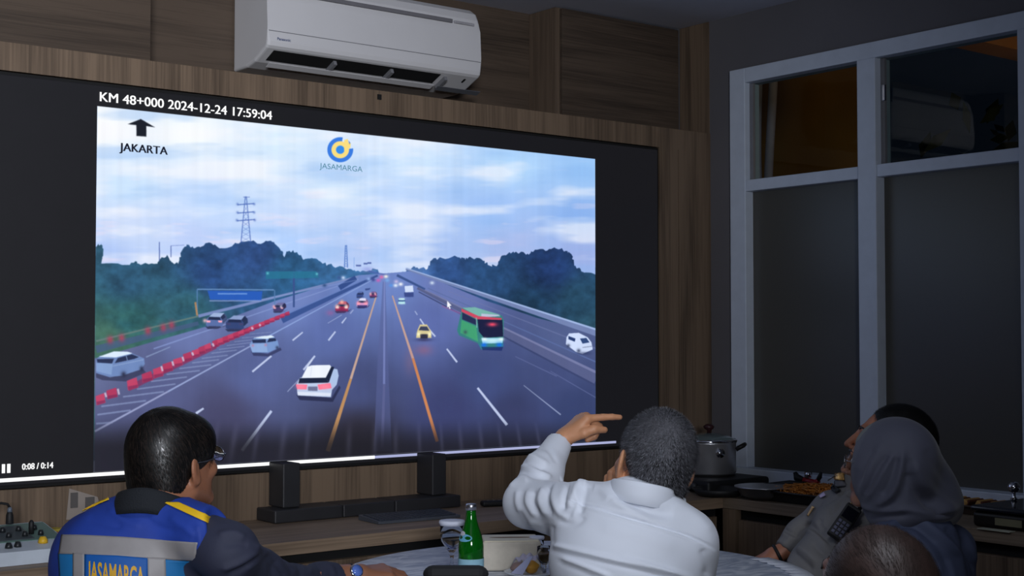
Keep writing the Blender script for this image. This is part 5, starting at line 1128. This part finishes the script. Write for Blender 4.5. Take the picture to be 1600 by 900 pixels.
    torso_legs(p, hipc+np.array((0, .02, -.02)), .40, 0.0, M['trouser'], M['shoe'], .34)
M['hair_mid'] = mat('mid grey hair', (96, 97, 104), .5)

# ------------------------------------------------------------------ man in the blue safety vest
def man_vest():
    d = 2.98; p = Person('man in a blue reflective vest with black hair, seated at the left', P(225, 900, 2.93)[0], 2.93)
    chair('black office chair under the man in the blue vest', P(225, 900, 2.93)[0], 2.84, .3, .74, .40, .17)
    C = P(272, 724, d); R = rot(35, 9, 2); s = .92
    sk = skin('brown skin of the vested man', (150, 100, 74)); Fd = Field(C-.19, C+.16, .0028); h = head(Fd, C, R, s); nb = P(248, 792, 2.93); Fd.cone(h(0, -.022, -.05), nb, .060, .064, .03); V1, F1 = Fd.mesh()
    wr = P(560, 893, 3.36); wr[2] = TZ+.027; wv = np.array((.80, .58, -.03)); Fh = Field(wr-.10, wr+.20, .0023)
    t, tips = hand(Fh, wr, wv, (-.05, -.30, .95), -1, 1.0, curls=[(18, 26, 20), (16, 26, 22), (18, 30, 24), (22, 34, 26)], thumb=((.045, .040, -.008), (.072, .050, -.014), (.096, .052, -.018)), spread=.10)
    Fh.cone(wr, wr-wv*.09, .0255, .032, .01); Fh.below(TZ+.0012); V2, F2 = Fh.mesh(); V2 = relax(V2, F2, 1, .35)
    Ls = P(142, 846, 3.02); Rs = P(356, 864, 2.84); El = P(455, 924, 3.18); hipc = np.array((P(215, 900, 2.95)[0], 2.93, .50))
    Fb = Field(hipc-np.array((.40, .3, .2)), hipc+np.array((.75, .72, .75)), .009)
    Fb.cone(Ls, Rs, .045, .045, .04); Fb.ell(P(228, 890, 2.94), (.15, .10, .17), None, .04); Fb.ell(hipc+np.array((0, 0, .12)), (.15, .12, .2), None, .04); Fb.chain([Rs, El, wr-wv*.06], [.045, .040, .028], .02); Fb.chain([Ls, P(140, 1000, 3.12), P(240, 960, 3.2)], [.045, .038, .028], .02); V4, F4 = Fb.mesh()
    Vs = []; Fs = []; o = 0
    for V, F in ((V1, F1), (V2, F2), (V4, F4)): Vs.append(V); Fs.append(F+o); o += len(V)
    p.add('body', np.concatenate(Vs), np.concatenate(Fs), sk); face_parts(p, h, R, s, EYE, M['hair_drk']); spectacles(p, h, M['wire'], M['lens'])
    # hair
    Fc = Field(C-.18, C+.16, .003); Fc.ell(h(0, -.018, .040), np.array((.086, .098, .095))*s, R, .02); Fc.ell(h(0, -.060, -.042), np.array((.074, .052, .080))*s, R, .04);
    Fc.ell(h(.036, .036, .050), np.array((.040, .046, .050))*s, R, .03); Fc.ell(h(0, .132, -.020), np.array((.10, .074, .082))*s, R, .012, 'd')
    for x in (-1, 1): Fc.ell(h(x*.090, .034, -.066), np.array((.036, .036, .046))*s, R, .012, 'd'); Fc.ell(h(x*.100, -.006, -.022), np.array((.018, .018, .024))*s, R, .006, 'd')
    V, F = Fc.mesh(); V = relax(V, F, 2); N = vnorm(V, F); p.add('hair', V, F, M['hair_cap'])
    crown = h(0, -.045, .125)
    def flow(q, n_): v = q-crown; v /= np.linalg.norm(v, axis=1)[:, None]; return v+R @ np.array((.25, .1, -.35))
    VV, FF = strands(V, F, N, 20000, .036, flow, .0012, 0.0, 5, jitter=.10, seg=4); o = p.add('hair_strands', VV, FF, [M['hair_blk'], mat('brown black hair', (44, 36, 32), .3, spec=.6)]); rr = np.random.default_rng(2).random(len(FF)//4); o.data.polygons.foreach_set('material_index', np.tile((rr < .22).astype(np.int32), 4))
    # navy shirt (sleeves, collar)
    nv = mat('navy shirt cloth', (44, 47, 66), .75, bump=(500, .1, (1, 1, 1)), noise=(6, .06, (1, 1, 1)))
    Fd = Field(hipc-np.array((.42, .34, .06)), hipc+np.array((.78, .72, .70)), .0046)
    Fd.cone(P(150, 850, 3.02), P(246, 812, 2.93), .056, .060, .04); Fd.cone(P(246, 812, 2.93), Rs, .060, .058, .04); Fd.ell(P(225, 890, 2.94), (.150, .105, .15), None, .05); Fd.cone(P(225, 920, 2.94), hipc+np.array((0, 0, .15)), .13, .15, .05)
    Fd.chain([Rs, P(400, 902, 3.0), El, P(502, 911, 3.30), wr-wv*.052], [.057, .057, .056, .044, .033], .03, cut=True); Fd.cone(wr-wv*.09, wr-wv*.04, .027, .029, .003, 'd')
    Fd.chain([Ls, P(128, 990, 3.12), P(240, 975, 3.2)], [.056, .050, .04], .03)
    V, F = Fd.mesh(); V = relax(V, F, 2); N = vnorm(V, F); V = crumple(V, N, .0012, 22, 9); N = vnorm(V, F)
    S4 = lambda *q: [(340+x/4.092, 680+y/4.092) for x, y in q]
    V = fold(V, N, [(S4((0, 640), (100, 620), (180, 660)), .005, 5), (S4((20, 860), (140, 820), (260, 740)), .006, 5), (S4((60, 900), (180, 840), (290, 770)), -.006, 5), (S4((240, 700), (320, 740), (420, 790)), .006, 4), (S4((180, 860), (260, 800), (340, 730)), .005, 4), (S4((360, 800), (400, 850), (440, 900)), -.006, 4), (S4((400, 780), (450, 830), (500, 890)), .006, 4), (S4((560, 790), (590, 830), (600, 890)), .005, 4), (S4((620, 800), (660, 850), (670, 900)), -.005, 4), (S4((690, 810), (730, 850), (745, 900)), .004, 4),
                    (S4((300, 760), (340, 820), (350, 900)), -.005, 5), (S4((480, 790), (520, 840), (540, 900)), -.006, 4), (S4((40, 700), (120, 690), (200, 700)), -.004, 6)])
    p.add('shirt', V, F, nv)
    cc = P(241, 782, 2.93); ax = np.array((.06, .12, 1.0)); ax /= np.linalg.norm(ax); e1 = np.array((1, 0, -.06)); e1 -= (e1 @ ax)*ax; e1 /= np.linalg.norm(e1); e2 = np.cross(ax, e1)
    prof = [(.086, -.030), (.083, -.016), (.0815, .000), (.079, .016), (.076, .022), (.072, .022), (.070, .012), (.068, -.02)]; V = []; n_ = 72
    for i in range(n_):
        a = 2*math.pi*i/n_; bk = .5+.5*math.cos(a+math.pi*.55); wob = 1+.010*math.sin(5*a)
        for r_, z in prof: V.append(cc+e1*math.cos(a)*(r_*wob)+e2*math.sin(a)*(r_*wob)+ax*(z*(.55+.45*bk)+.004*math.sin(3*a)-.012*(1-bk)))
    k = len(prof); F = [(i*k+j, ((i+1) % n_)*k+j, ((i+1) % n_)*k+(j+1) % k, i*k+(j+1) % k) for i in range(n_) for j in range(k)]
    p.add('collar', np.array(V), F, mat('black knit collar', (20, 24, 30), .85, bump=(300, .4, (1, 1, 1))))
    # vest
    Fd = Field(hipc-np.array((.42, .34, .04)), hipc+np.array((.42, .40, .70)), .0042)
    Fd.cone(P(146, 847, 3.02), P(246, 808, 2.93), .060, .062, .04); Fd.cone(P(246, 810, 2.93), P(318, 836, 2.86), .062, .062, .04); Fd.ell(P(208, 884, 2.94), (.168, .115, .14), None, .05); Fd.cone(P(212, 920, 2.94), hipc+np.array((0, 0, .14)), .145, .165, .05); Fd.ell(P(133, 880, 3.0), (.066, .09, .09), None, .04)
    q = P(366, 850, 2.84); Fd.cone(q+np.array((.0, 0, .12)), q-np.array((.005, 0, .35)), .052, .075, .008, 'd'); nbp = P(246, 770, 2.93); Fd.cone(nbp, P(246, 800, 2.93), .070, .058, .01, 'd')
    V, F = Fd.mesh(); V = relax(V, F, 2); N = vnorm(V, F); V = crumple(V, N, .0010, 24, 12); N = vnorm(V, F)
    V = fold(V, N, [(C3((250, 560), (330, 620), (420, 650)), .003, 6), (C3((420, 560), (480, 640), (600, 680)), -.003, 6), (C3((150, 600), (240, 640), (330, 650)), -.003, 6), (C3((560, 600), (640, 660), (690, 700)), .003, 6), (C3((700, 640), (715, 720), (690, 820)), .004, 5)])
    vb = mat('royal blue vest cloth', (30, 60, 150), .7, bump=(500, .1, (1, 1, 1))); vest = p.add('vest', V, F, vb); bv = bvh_of(V, F)
    gy = mat('grey reflective tape', (142, 138, 138), .5, noise=(30, .06, (1, 1, 1))); yl = mat('yellow shoulder tape', (232, 186, 30), .6); teal = mat('light blue vest panel', (22, 110, 170), .7); pb = mat('patch blue', (14, 84, 160), .65); gd = mat('gold lettering', (206, 158, 40), .6)
    decal(p, 'light_blue_panel', bv, C3((5, 785), (150, 796), (440, 812), (692, 822)), C3((20, 1050), (150, 1060), (440, 1070), (680, 1070)), teal, 60, 20, .0012)
    decal(p, 'reflective_band', bv, C3((24, 695), (120, 696), (330, 706), (530, 719), (706, 731)), C3((10, 790), (120, 793), (330, 806), (530, 816), (692, 822)), gy, 60, 10, .0022)
    decal(p, 'reflective_brace', bv, C3((82, 786), (138, 790)), C3((82, 1060), (138, 1060)), gy, 6, 24, .0026); decal(p, 'reflective_brace', bv, C3((450, 808), (542, 814)), C3((458, 1060), (545, 1060)), gy, 8, 24, .0026)
    decal(p, 'name_patch', bv, C3((143, 794), (300, 800), (452, 812)), C3((140, 1000), (300, 1006), (452, 1014)), pb, 30, 20, .0032)
    decal(p, 'yellow_tape', bv, C3((530, 534), (610, 536)), C3((765, 642), (806, 622)), yl, 8, 20, .0030); decal(p, 'yellow_tape', bv, C3((128, 570), (190, 535), (258, 508)), C3((128, 582), (192, 549), (262, 522)), yl, 16, 4, .0030)
    me = text_mesh('JASAMARGA', 1.0, .025, 0); x0 = min(v.co.x for v in me.vertices); x1 = max(v.co.x for v in me.vertices); y1 = max(v.co.y for v in me.vertices)
    bm = bmesh.new(); bm.from_mesh(me); bmesh.ops.subdivide_edges(bm, edges=[e for e in bm.edges if e.calc_length() > .2], cuts=2); bmesh.ops.triangulate(bm, faces=bm.faces[:])
    for v in bm.verts:
        a = (v.co.x-x0)/(x1-x0); b_ = v.co.y/y1; u = 139+a*86; vv = 908+a*9.5-b_*31; hpt, nr = hitpx(bv, u, vv); 
        if hpt is None: hpt = P(u, vv, 2.8); nr = np.array((0, -1, 0))
        v.co = Vector(hpt+nr*(.0052 if nr @ (CAMP-hpt) > 0 else -.0052)-p.o)
    o = flush(bm, 'patch_lettering', gd, p.root)
    # wrist watch
    wc = wr-wv*.022; tn = np.array((-.05, -.30, .95)); tn -= (tn @ (wv/np.linalg.norm(wv)))*wv; tn /= np.linalg.norm(tn); wn = wv/np.linalg.norm(wv); ts = np.cross(wn, tn)
    pts = [wc+(ts*math.cos(a)*.0275+tn*math.sin(a)*.0262)-p.o for a in np.linspace(0, 2*math.pi, 33)]; wt = tube('watch_strap', pts, .0038, M['dark'], p.root, 8)
    wf = tn*.66+ts*.75; Rm = Matrix((Vector(np.cross(wn, wf)), Vector(wn), Vector(wf))).transposed(); face = lathe('watch_case', [(0, 0), (.0165, 0), (.0175, .004), (.0165, .009), (.0145, .010), (0, .010)], M['chrome'], wt, Vector(wc+wf*.0265-p.o), 28, rot=Rm.to_euler())
    dl = lathe('watch_dial', [(0, .0101), (.0138, .0101), (.0138, .0108), (0, .0108)], mat('blue dial', (90, 120, 200), .15), wt, Vector(wc+wf*.0265-p.o), 24, rot=Rm.to_euler())
    torso_legs(p, hipc+np.array((0, .02, -.02)), .40, .5, M['trouser'], M['shoe'], .36)

# ------------------------------------------------------------------ officer leaning back at the far side of the table
def officer():
    p = Person('uniformed officer in grey shirt with dark hair, leaning back behind the headscarf', P(1335, 900, 3.84)[0], 3.84)
    chair('black office chair under the uniformed officer', P(1340, 900, 3.90)[0]+.05, 3.92, -1.75, .72, .40, .17)
    C = P(1391, 701, 3.86); R = rot(-82, 18, 0); s = 1.0; sk = skin('brown skin of the officer', (176, 116, 88)); Fd = Field(C-.20, C+.17, .0032); h = head(Fd, C, R, s); nb = P(1368, 778, 3.88); Fd.cone(h(0, -.02, -.05), nb, .056, .060, .03); V1, F1 = Fd.mesh()
    wr = P(1211, 868, 3.90); wv = np.array((-.88, .05, -.42)); wv /= np.linalg.norm(wv); Fh = Field(wr-.20, wr+.14, .0028); t, tips = hand(Fh, wr, wv, (.0, -.1, 1.0), -1, .95, curls=[(15, 22, 20), (18, 26, 22), (20, 30, 24), (24, 34, 26)]); Fh.cone(wr, wr-wv*.04, .0235, .024, .01); V2, F2 = Fh.mesh()
    hipc = np.array((P(1330, 900, 3.80)[0]+.06, 3.84, .48)); Rs = P(1300, 798, 3.90); El = P(1252, 838, 3.92); Lsh = P(1402, 812, 3.72)
    Fb = Field(hipc-np.array((.5, .35, .15)), hipc+np.array((.4, .35, .75)), .010); Fb.cone(Rs, Lsh, .045, .045, .04); Fb.ell(P(1340, 855, 3.84), (.09, .08, .11), None, .02); Fb.ell(hipc+np.array((-.02, 0, .14)), (.14, .13, .2), None, .04); Fb.chain([Rs, El, wr-wv*.05], [.024, .020, .02], .01); Fb.chain([Lsh, P(1405, 930, 3.62), P(1320, 950, 3.55)], [.04, .036, .028], .02); V4, F4 = Fb.mesh()
    Vs = []; Fs = []; o = 0
    for V, F in ((V1, F1), (V2, F2), (V4, F4)): Vs.append(V); Fs.append(F+o); o += len(V)
    p.add('body', np.concatenate(Vs), np.concatenate(Fs), sk); face_parts(p, h, R, s, EYE, M['hair_drk'])
    Fc = Field(C-.18, C+.16, .0034); Fc.ell(h(0, -.020, .040), np.array((.082, .100, .092))*s, R, .02); Fc.ell(h(0, -.060, -.030), np.array((.062, .045, .065))*s, R, .03); Fc.ell(h(0, .125, .0), np.array((.10, .082, .095))*s, R, .012, 'd')
    for x in (-1, 1): Fc.ell(h(x*.085, .026, -.045), np.array((.035, .045, .055))*s, R, .01, 'd')
    V, F = Fc.mesh(); V = relax(V, F, 2); N = vnorm(V, F); p.add('hair', V, F, M['hair_cap']); VV, FF = strands(V, F, N, 7000, .016, lambda q, n_: np.tile(R @ np.array((0, -.8, -.4)), (len(q), 1)), .0013, 0.0, 8, jitter=.2); p.add('hair_strands', VV, FF, M['hair_blk'])
    Fd = Field(hipc-np.array((.52, .36, .05)), hipc+np.array((.42, .36, .72)), .0048)
    Fd.cone(Rs, P(1345, 792, 3.86), .052, .058, .03); Fd.cone(P(1345, 792, 3.86), Lsh, .058, .054, .03); Fd.ell(P(1335, 840, 3.80), (.120, .115, .12), None, .05); Fd.ell(P(1300, 893, 3.74), (.120, .13, .105), None, .05); Fd.ell(hipc+np.array((-.03, 0, .14)), (.17, .15, .18), None, .05)
    Fd.chain([Rs, El, wr-wv*.028], [.052, .045, .033], .022, cut=True); Fd.chain([Lsh, P(1410, 930, 3.60), P(1330, 955, 3.52)], [.054, .046, .034], .025)
    Fd.cone(P(1330, 757, 3.85), P(1345, 800, 3.86), .044, .06, .02)
    V, F = Fd.mesh(); V = relax(V, F, 2); N = vnorm(V, F); V = crumple(V, N, .0012, 24, 15); N = vnorm(V, F)
    V = fold(V, N, [(C2((470, 440), (560, 470), (640, 540), (720, 620)), -.010, 5), (C2((500, 490), (600, 540), (700, 640)), .008, 5), (C2((400, 560), (440, 500), (500, 450)), -.008, 4), (C2((430, 640), (520, 700), (600, 780)), .007, 6), (C2((380, 680), (470, 760), (560, 850)), -.007, 5), (C2((300, 640), (360, 580), (420, 560)), .006, 4), (C2((260, 690), (330, 740), (420, 850)), .006, 5),
                    (C2((640, 400), (620, 440), (680, 520)), -.005, 4), (C2((720, 300), (740, 350), (820, 250)), -.004, 3), (C2((620, 280), (700, 250), (780, 200), (850, 150)), -.006, 2.6), (C2((640, 268), (720, 232), (800, 180)), .005, 3), (C2((310, 490), (360, 520), (440, 560)), -.006, 3.5), (C2((300, 520), (380, 560)), .005, 4), (C2((860, 185), (940, 190), (1010, 180)), -.008, 2.6), (C2((850, 165), (940, 165), (1010, 160)), .006, 3), (C2((560, 600), (640, 690), (700, 720)), -.006, 5)])
    sm = mat('grey uniform cotton', (124, 122, 122), .75, noise=(8, .04, (1, 1, 1)), bump=(500, .1, (1, 1, 1))); p.add('uniform_shirt', V, F, sm); bv = bvh_of(V, F)
    # collar points
    decal(p, 'collar_leaf', bv, C2((690, 60), (740, 20), (800, 0)), C2((650, 150), (760, 120), (860, 110)), mat('uniform collar', (108, 107, 112), .75), 12, 8, .004, .002)
    decal(p, 'shoulder_board', bv, C2((716, 126), (762, 94)), C2((772, 186), (822, 150)), M['dark'], 8, 8, .006, .002)
    decal(p, 'collar_badge', bv, C2((768, 20), (846, 4)), C2((776, 62), (852, 66)), mat('gold and red badge', (214, 160, 92), .3, .5, noise=(90, .6, (1, 1, 1))), 6, 6, .008, .002)
    decal(p, 'ribbon_pin', bv, C2((628, 208), (668, 178)), C2((640, 226), (684, 204)), mat('lilac pin', (206, 190, 226), .3), 5, 4, .005, .002)
    decal(p, 'chest_badge', bv, C2((570, 290), (590, 300)), C2((524, 372), (536, 380)), mat('gold badge', (214, 170, 110), .3, .6), 4, 8, .005, .002)
    wb = [wr-wv*.008+(np.array((.05, 1, 0))*math.cos(a)*.028+np.array((-.42, 0, .88))*math.sin(a)*.026)-p.o for a in np.linspace(0, 2*math.pi, 29)]; tube('wristband', wb, .005, M['dark'], p.root, 8)
    # hand-held radio clipped to the chest
    c, nr = hitpx(bv, 1318, 816); c = c if c is not None else P(1318, 816, 3.7)
    top = P(1336, 792, c[1]-.03); botm = P(1303, 840, c[1]-.055); up = (top-botm)/np.linalg.norm(top-botm); fw = np.array((-.25, -.95, .1)); fw -= (fw @ up)*up; fw /= np.linalg.norm(fw); rt = np.cross(up, fw)
    mid = (top+botm)/2; pos = W(mid); Rw = Matrix((Vector(W(rt)), Vector(W(-fw)), Vector(W(up)))).transposed()
    rd = thing('handheld_radio', 'black handheld radio with keypad clipped on the grey uniform chest', 'radio', pos); rd.rotation_euler = Rw.to_euler()
    box('case', (-.022, -.013, -.052), (.022, .013, .050), M['dark'], rd, .005, 3); box('screen', (-.017, -.0145, .006), (.017, -.0128, .040), mat('dark screen', (14, 16, 26), .1), rd, .001)
    for i in range(4):
        for j in range(3): box('key', (-.016+.0115*j, -.0155, -.045+.0115*i), (-.0075+.0115*j, -.0125, -.0365+.0115*i), mat('key', (84, 86, 110), .4) if (i, j) == (0, 0) else bpy.data.materials['key'], rd, .0008)
    lathe('antenna', [(.0055, 0), (.005, .05), (.003, .055), (0, .055)], M['dark'], rd, (.012, 0, .049), 12); lathe('dial', [(.006, 0), (.0055, .010), (0, .010)], mat('brass dial', (160, 130, 80), .3, .6), rd, (-.010, 0, .049), 12)
    torso_legs(p, hipc+np.array((0, 0, -.02)), .40, -1.75, M['trouser'], M['shoe'], .34)

# ------------------------------------------------------------------ woman in the headscarf
def woman():
    p = Person('woman in a slate blue headscarf facing left beside the window', P(1425, 900, 3.35)[0], 3.35)
    chair('black office chair under the woman in the headscarf', P(1440, 900, 3.42)[0], 3.42, -1.2, .72, .40, .17)
    C = P(1387, 727, 3.34); R = rot(-66, 4, 0); s = .90; sk = skin('brown skin of the woman', (138, 98, 80)); Fd = Field(C-.18, C+.16, .003); h = head(Fd, C, R, s); nb = P(1412, 800, 3.36); Fd.cone(h(0, -.02, -.05), nb, .046, .05, .03); V1, F1 = Fd.mesh()
    hipc = np.array((P(1440, 900, 3.35)[0], 3.38, .48)); Ls = P(1382, 862, 3.26); Rs = P(1484, 858, 3.46)
    Fb = Field(hipc-np.array((.4, .35, .15)), hipc+np.array((.4, .35, .70)), .010); Fb.cone(Ls, Rs, .028, .028, .03); Fb.ell(P(1430, 905, 3.36), (.08, .07, .12), None, .03); Fb.ell(hipc+np.array((0, 0, .12)), (.14, .12, .2), None, .04); Fb.cone(nb, P(1425, 860, 3.36), .05, .06, .03); V4, F4 = Fb.mesh()
    # forearms and hands resting in the lap, attached
    hl = hipc+np.array((-.24, .05, .16)); Fh = Field(hl-.16, hl+.22, .0035); hand(Fh, hl, (-.9, .3, -.1), (0, 0, 1), 1, .85, curls=[(20, 30, 20)]*4); hand(Fh, hl+np.array((.0, .06, .0)), (-.9, -.2, -.1), (0, 0, 1), -1, .85, curls=[(20, 30, 20)]*4); V5, F5 = Fh.mesh()
    Vs = []; Fs = []; o = 0
    for V, F in ((V1, F1), (V4, F4), (V5, F5)): Vs.append(V); Fs.append(F+o); o += len(V)
    p.add('body', np.concatenate(Vs), np.concatenate(Fs), sk); face_parts(p, h, R, s, EYE, M['hair_drk']); spectacles(p, h, M['wire'], M['lens'])
    hj = mat('slate headscarf cloth', (72, 74, 90), .72, noise=(8, .05, (1, 1, 1)), bump=(600, .08, (1, 1, 1)), sheen=.12); dr = mat('slate blue dress', (70, 78, 104), .7, noise=(8, .05, (1, 1, 1)), bump=(600, .08, (1, 1, 1)))
    # inner cap edge
    Fc = Field(C-.17, C+.16, .0035); Fc.ell(h(0, -.008, .030), np.array((.083, .100, .094))*s, R, .02); Fc.ell(h(0, .01, -.05), np.array((.072, .075, .07))*s, R, .03); Fc.ell(h(0, .115, -.022), np.array((.066, .085, .080))*s, R, .006, 'd'); V, F = Fc.mesh(); V = relax(V, F, 2); p.add('under_scarf', V, F, mat('pale under scarf', (120, 124, 122), .8))
    Fd = Field(P(1300, 850, 3.35)-np.array((.02, .30, .14)), P(1540, 640, 3.35)+np.array((.02, .32, .06)), .0040)
    Fd.ell(h(0, -.022, .034), np.array((.094, .104, .098))*s, R, .03); Fd.ell(h(0, -.015, -.02), np.array((.096, .098, .105))*s, R, .04)
    Fd.cone(P(1400, 728, 3.36), P(1446, 775, 3.41), .080, .066, .05); Fd.cone(P(1446, 768, 3.41), P(1476, 798, 3.44), .060, .034, .05); Fd.cone(P(1424, 716, 3.39), P(1468, 782, 3.43), .060, .044, .05); Fd.cone(P(1376, 740, 3.33), P(1398, 800, 3.33), .066, .060, .04); Fd.ell(P(1425, 797, 3.37), (.105, .11, .036), None, .04)
    Fd.ell(h(0, .125, -.020), np.array((.060, .090, .082))*s, R, .008, 'd')
    V, F = Fd.mesh(); V = relax(V, F, 2); N = vnorm(V, F)
    V = fold(V, N, [(C8((700, 240), (650, 320), (612, 420), (600, 500)), .006, 6), (C8((668, 260), (620, 340), (590, 430)), -.006, 5), (C8((735, 290), (680, 360), (640, 440), (615, 490)), -.006, 5), (C8((760, 290), (710, 370), (665, 450), (625, 510)), .006, 5), (C8((805, 270), (790, 380), (745, 490), (650, 555)), .007, 6), (C8((775, 300), (755, 400), (700, 500)), -.006, 6), (C8((840, 300), (830, 400), (790, 510), (700, 575)), -.007, 7),
                    (C8((590, 545), (690, 575), (830, 568), (960, 590)), .006, 5), (C8((590, 570), (690, 600), (830, 590)), -.007, 5), (C8((860, 320), (900, 420), (985, 510), (1085, 580)), .007, 10), (C8((840, 380), (870, 470), (960, 560)), -.008, 9), (C8((920, 260), (980, 360), (1060, 460)), -.004, 8), (C8((900, 500), (980, 560), (1060, 610)), -.006, 7), (C8((960, 590), (1040, 600), (1100, 590)), -.006, 5), (C8((640, 180), (590, 280), (570, 380)), .004, 7)])
    V = crumple(V, vnorm(V, F), .0006, 20, 3); p.add('headscarf', V, F, hj)
    # cape and dress
    Fd = Field(hipc-np.array((.36, .36, .05)), hipc+np.array((.38, .36, .56)), .0046)
    Fd.cone(Ls, P(1425, 842, 3.36), .056, .066, .04); Fd.cone(P(1425, 842, 3.36), Rs, .066, .052, .04); Fd.cone(Rs, P(1492, 960, 3.48), .056, .062, .04); Fd.cone(P(1425, 860, 3.36), hipc+np.array((0, 0, .12)), .11, .165, .05); Fd.cone(Ls, P(1380, 960, 3.22), .055, .055, .04); Fd.chain([P(1380, 960, 3.22), hl+np.array((.05, 0, 0))], [.05, .034], .03); Fd.chain([P(1492, 960, 3.48), hl+np.array((.06, .08, 0))], [.055, .034], .03)
    V, F = Fd.mesh(); V = relax(V, F, 2); N = vnorm(V, F)
    V = fold(V, N, [(C8((735, 640), (810, 605), (900, 625), (1000, 700), (1090, 800), (1150, 920)), .009, 6), (C8((760, 660), (830, 640), (900, 670), (990, 760), (1060, 900)), -.009, 5), (C8((850, 690), (940, 770), (1000, 900)), .007, 6), (C8((1020, 650), (1100, 740), (1170, 880)), -.007, 6), (C8((1060, 640), (1130, 720), (1190, 860)), .005, 6), (C8((960, 720), (1030, 820), (1070, 920)), .005, 5)])
    p.add('dress', crumple(V, vnorm(V, F), .001, 20, 6), F, dr); torso_legs(p, hipc+np.array((0, 0, -.02)), .40, -1.2, mat('long dark skirt', (58, 62, 80), .8), M['shoe'], .34)

# ------------------------------------------------------------------ balding man in the foreground
def man_bald():
    p = Person('man with thinning dark hair in the foreground, only his crown in view', P(1368, 900, 2.02)[0], 2.02)
    chair('black office chair under the man with thinning hair', P(1368, 900, 2.0)[0], 1.93, -.2, .64, .38, .16)
    C = P(1367, 946, 2.03); R = rot(-16, 16, 0); s = .99; sk = skin('dark tan scalp skin', (106, 72, 58), .40); Fd = Field(C-.19, C+.17, .003); h = head(Fd, C, R, s); nb = C+np.array((0, -.03, -.20)); Fd.cone(h(0, -.02, -.05), nb, .058, .062, .03); V1, F1 = Fd.mesh()
    hipc = np.array((C[0], 1.98, .46)); Ls = nb+np.array((-.17, 0, -.05)); Rs = nb+np.array((.17, 0, -.05)); hl = hipc+np.array((-.08, .36, .10)); hr = hipc+np.array((.08, .36, .10))
    Fb = Field(hipc-np.array((.35, .25, .15)), hipc+np.array((.35, .45, .50)), .009); Fb.cone(Ls, Rs, .05, .05, .04); Fb.ell((Ls+Rs)/2-np.array((0, 0, .10)), (.14, .10, .16), None, .04); Fb.ell(hipc+np.array((0, 0, .1)), (.15, .12, .15), None, .04); V4, F4 = Fb.mesh()
    Fh = Field(hl-.14, hr+.18, .0035); hand(Fh, hl, (.1, .9, -.2), (0, 0, 1), 1, .95); hand(Fh, hr, (-.1, .9, -.2), (0, 0, 1), -1, .95); V5, F5 = Fh.mesh()
    Vs = []; Fs = []; o = 0
    for V, F in ((V1, F1), (V4, F4), (V5, F5)): Vs.append(V); Fs.append(F+o); o += len(V)
    p.add('body', np.concatenate(Vs), np.concatenate(Fs), sk); face_parts(p, h, R, s, EYE, M['hair_drk'])
    Fc = Field(C-.18, C+.17, .0034); Fc.ell(h(0, -.014, .034), np.array((.0775, .0985, .0905))*s, R, .02); Fc.ell(h(0, -.058, -.030), np.array((.064, .046, .066))*s, R, .03); Fc.ell(h(0, .115, .0), np.array((.11, .082, .10))*s, R, .012, 'd')
    for x in (-1, 1): Fc.ell(h(x*.085, .026, -.045), np.array((.035, .045, .055))*s, R, .01, 'd')
    V, F = Fc.mesh(); V = relax(V, F, 2); N = vnorm(V, F); p.add('hair', V, F, mat('thin hair over scalp', (50, 36, 32), .5, spec=.5, noise=(22, .4, (1, 1, 1)), bump=(200, .12, (1, 1, 1))))
    VV, FF = strands(V, F, N, 3600, .022, lambda q, n_: np.tile(R @ np.array((.25, .9, .0)), (len(q), 1)), .0005, 0.0, 21, jitter=.16); p.add('hair_strands', VV, FF, mat('thin dark hair', (42, 31, 27), .75, spec=.25))
    Fd = Field(hipc-np.array((.38, .28, .06)), hipc+np.array((.38, .46, .52)), .006); Fd.cone(Ls, Rs, .062, .062, .04); Fd.ell((Ls+Rs)/2-np.array((0, 0, .12)), (.17, .12, .17), None, .04); Fd.ell(hipc+np.array((0, .02, .1)), (.18, .14, .15), None, .04)
    for a, b in ((Ls, hl), (Rs, hr)): e = (a+b)/2+np.array((-.06 if a is Ls else .06, -.06, -.06)); Fd.chain([a, e, b+np.array((0, -.03, 0))], [.06, .048, .034], .03)
    V, F = Fd.mesh(); V = relax(V, F, 1); p.add('shirt', V, F, mat('dark grey shirt', (38, 40, 48), .8)); torso_legs(p, hipc+np.array((0, 0, -.02)), .38, 0, M['trouser'], M['shoe'], .36)

man_white(); man_vest(); officer(); woman(); man_bald()
chair('empty black chair whose rounded headrest stands before the green bottle', P(712, 900, 2.62)[0], 2.62+.28, 0.0, P(710, 928, 2.62)[2], .42, .19, head=P(710, 881, 2.62)[2])
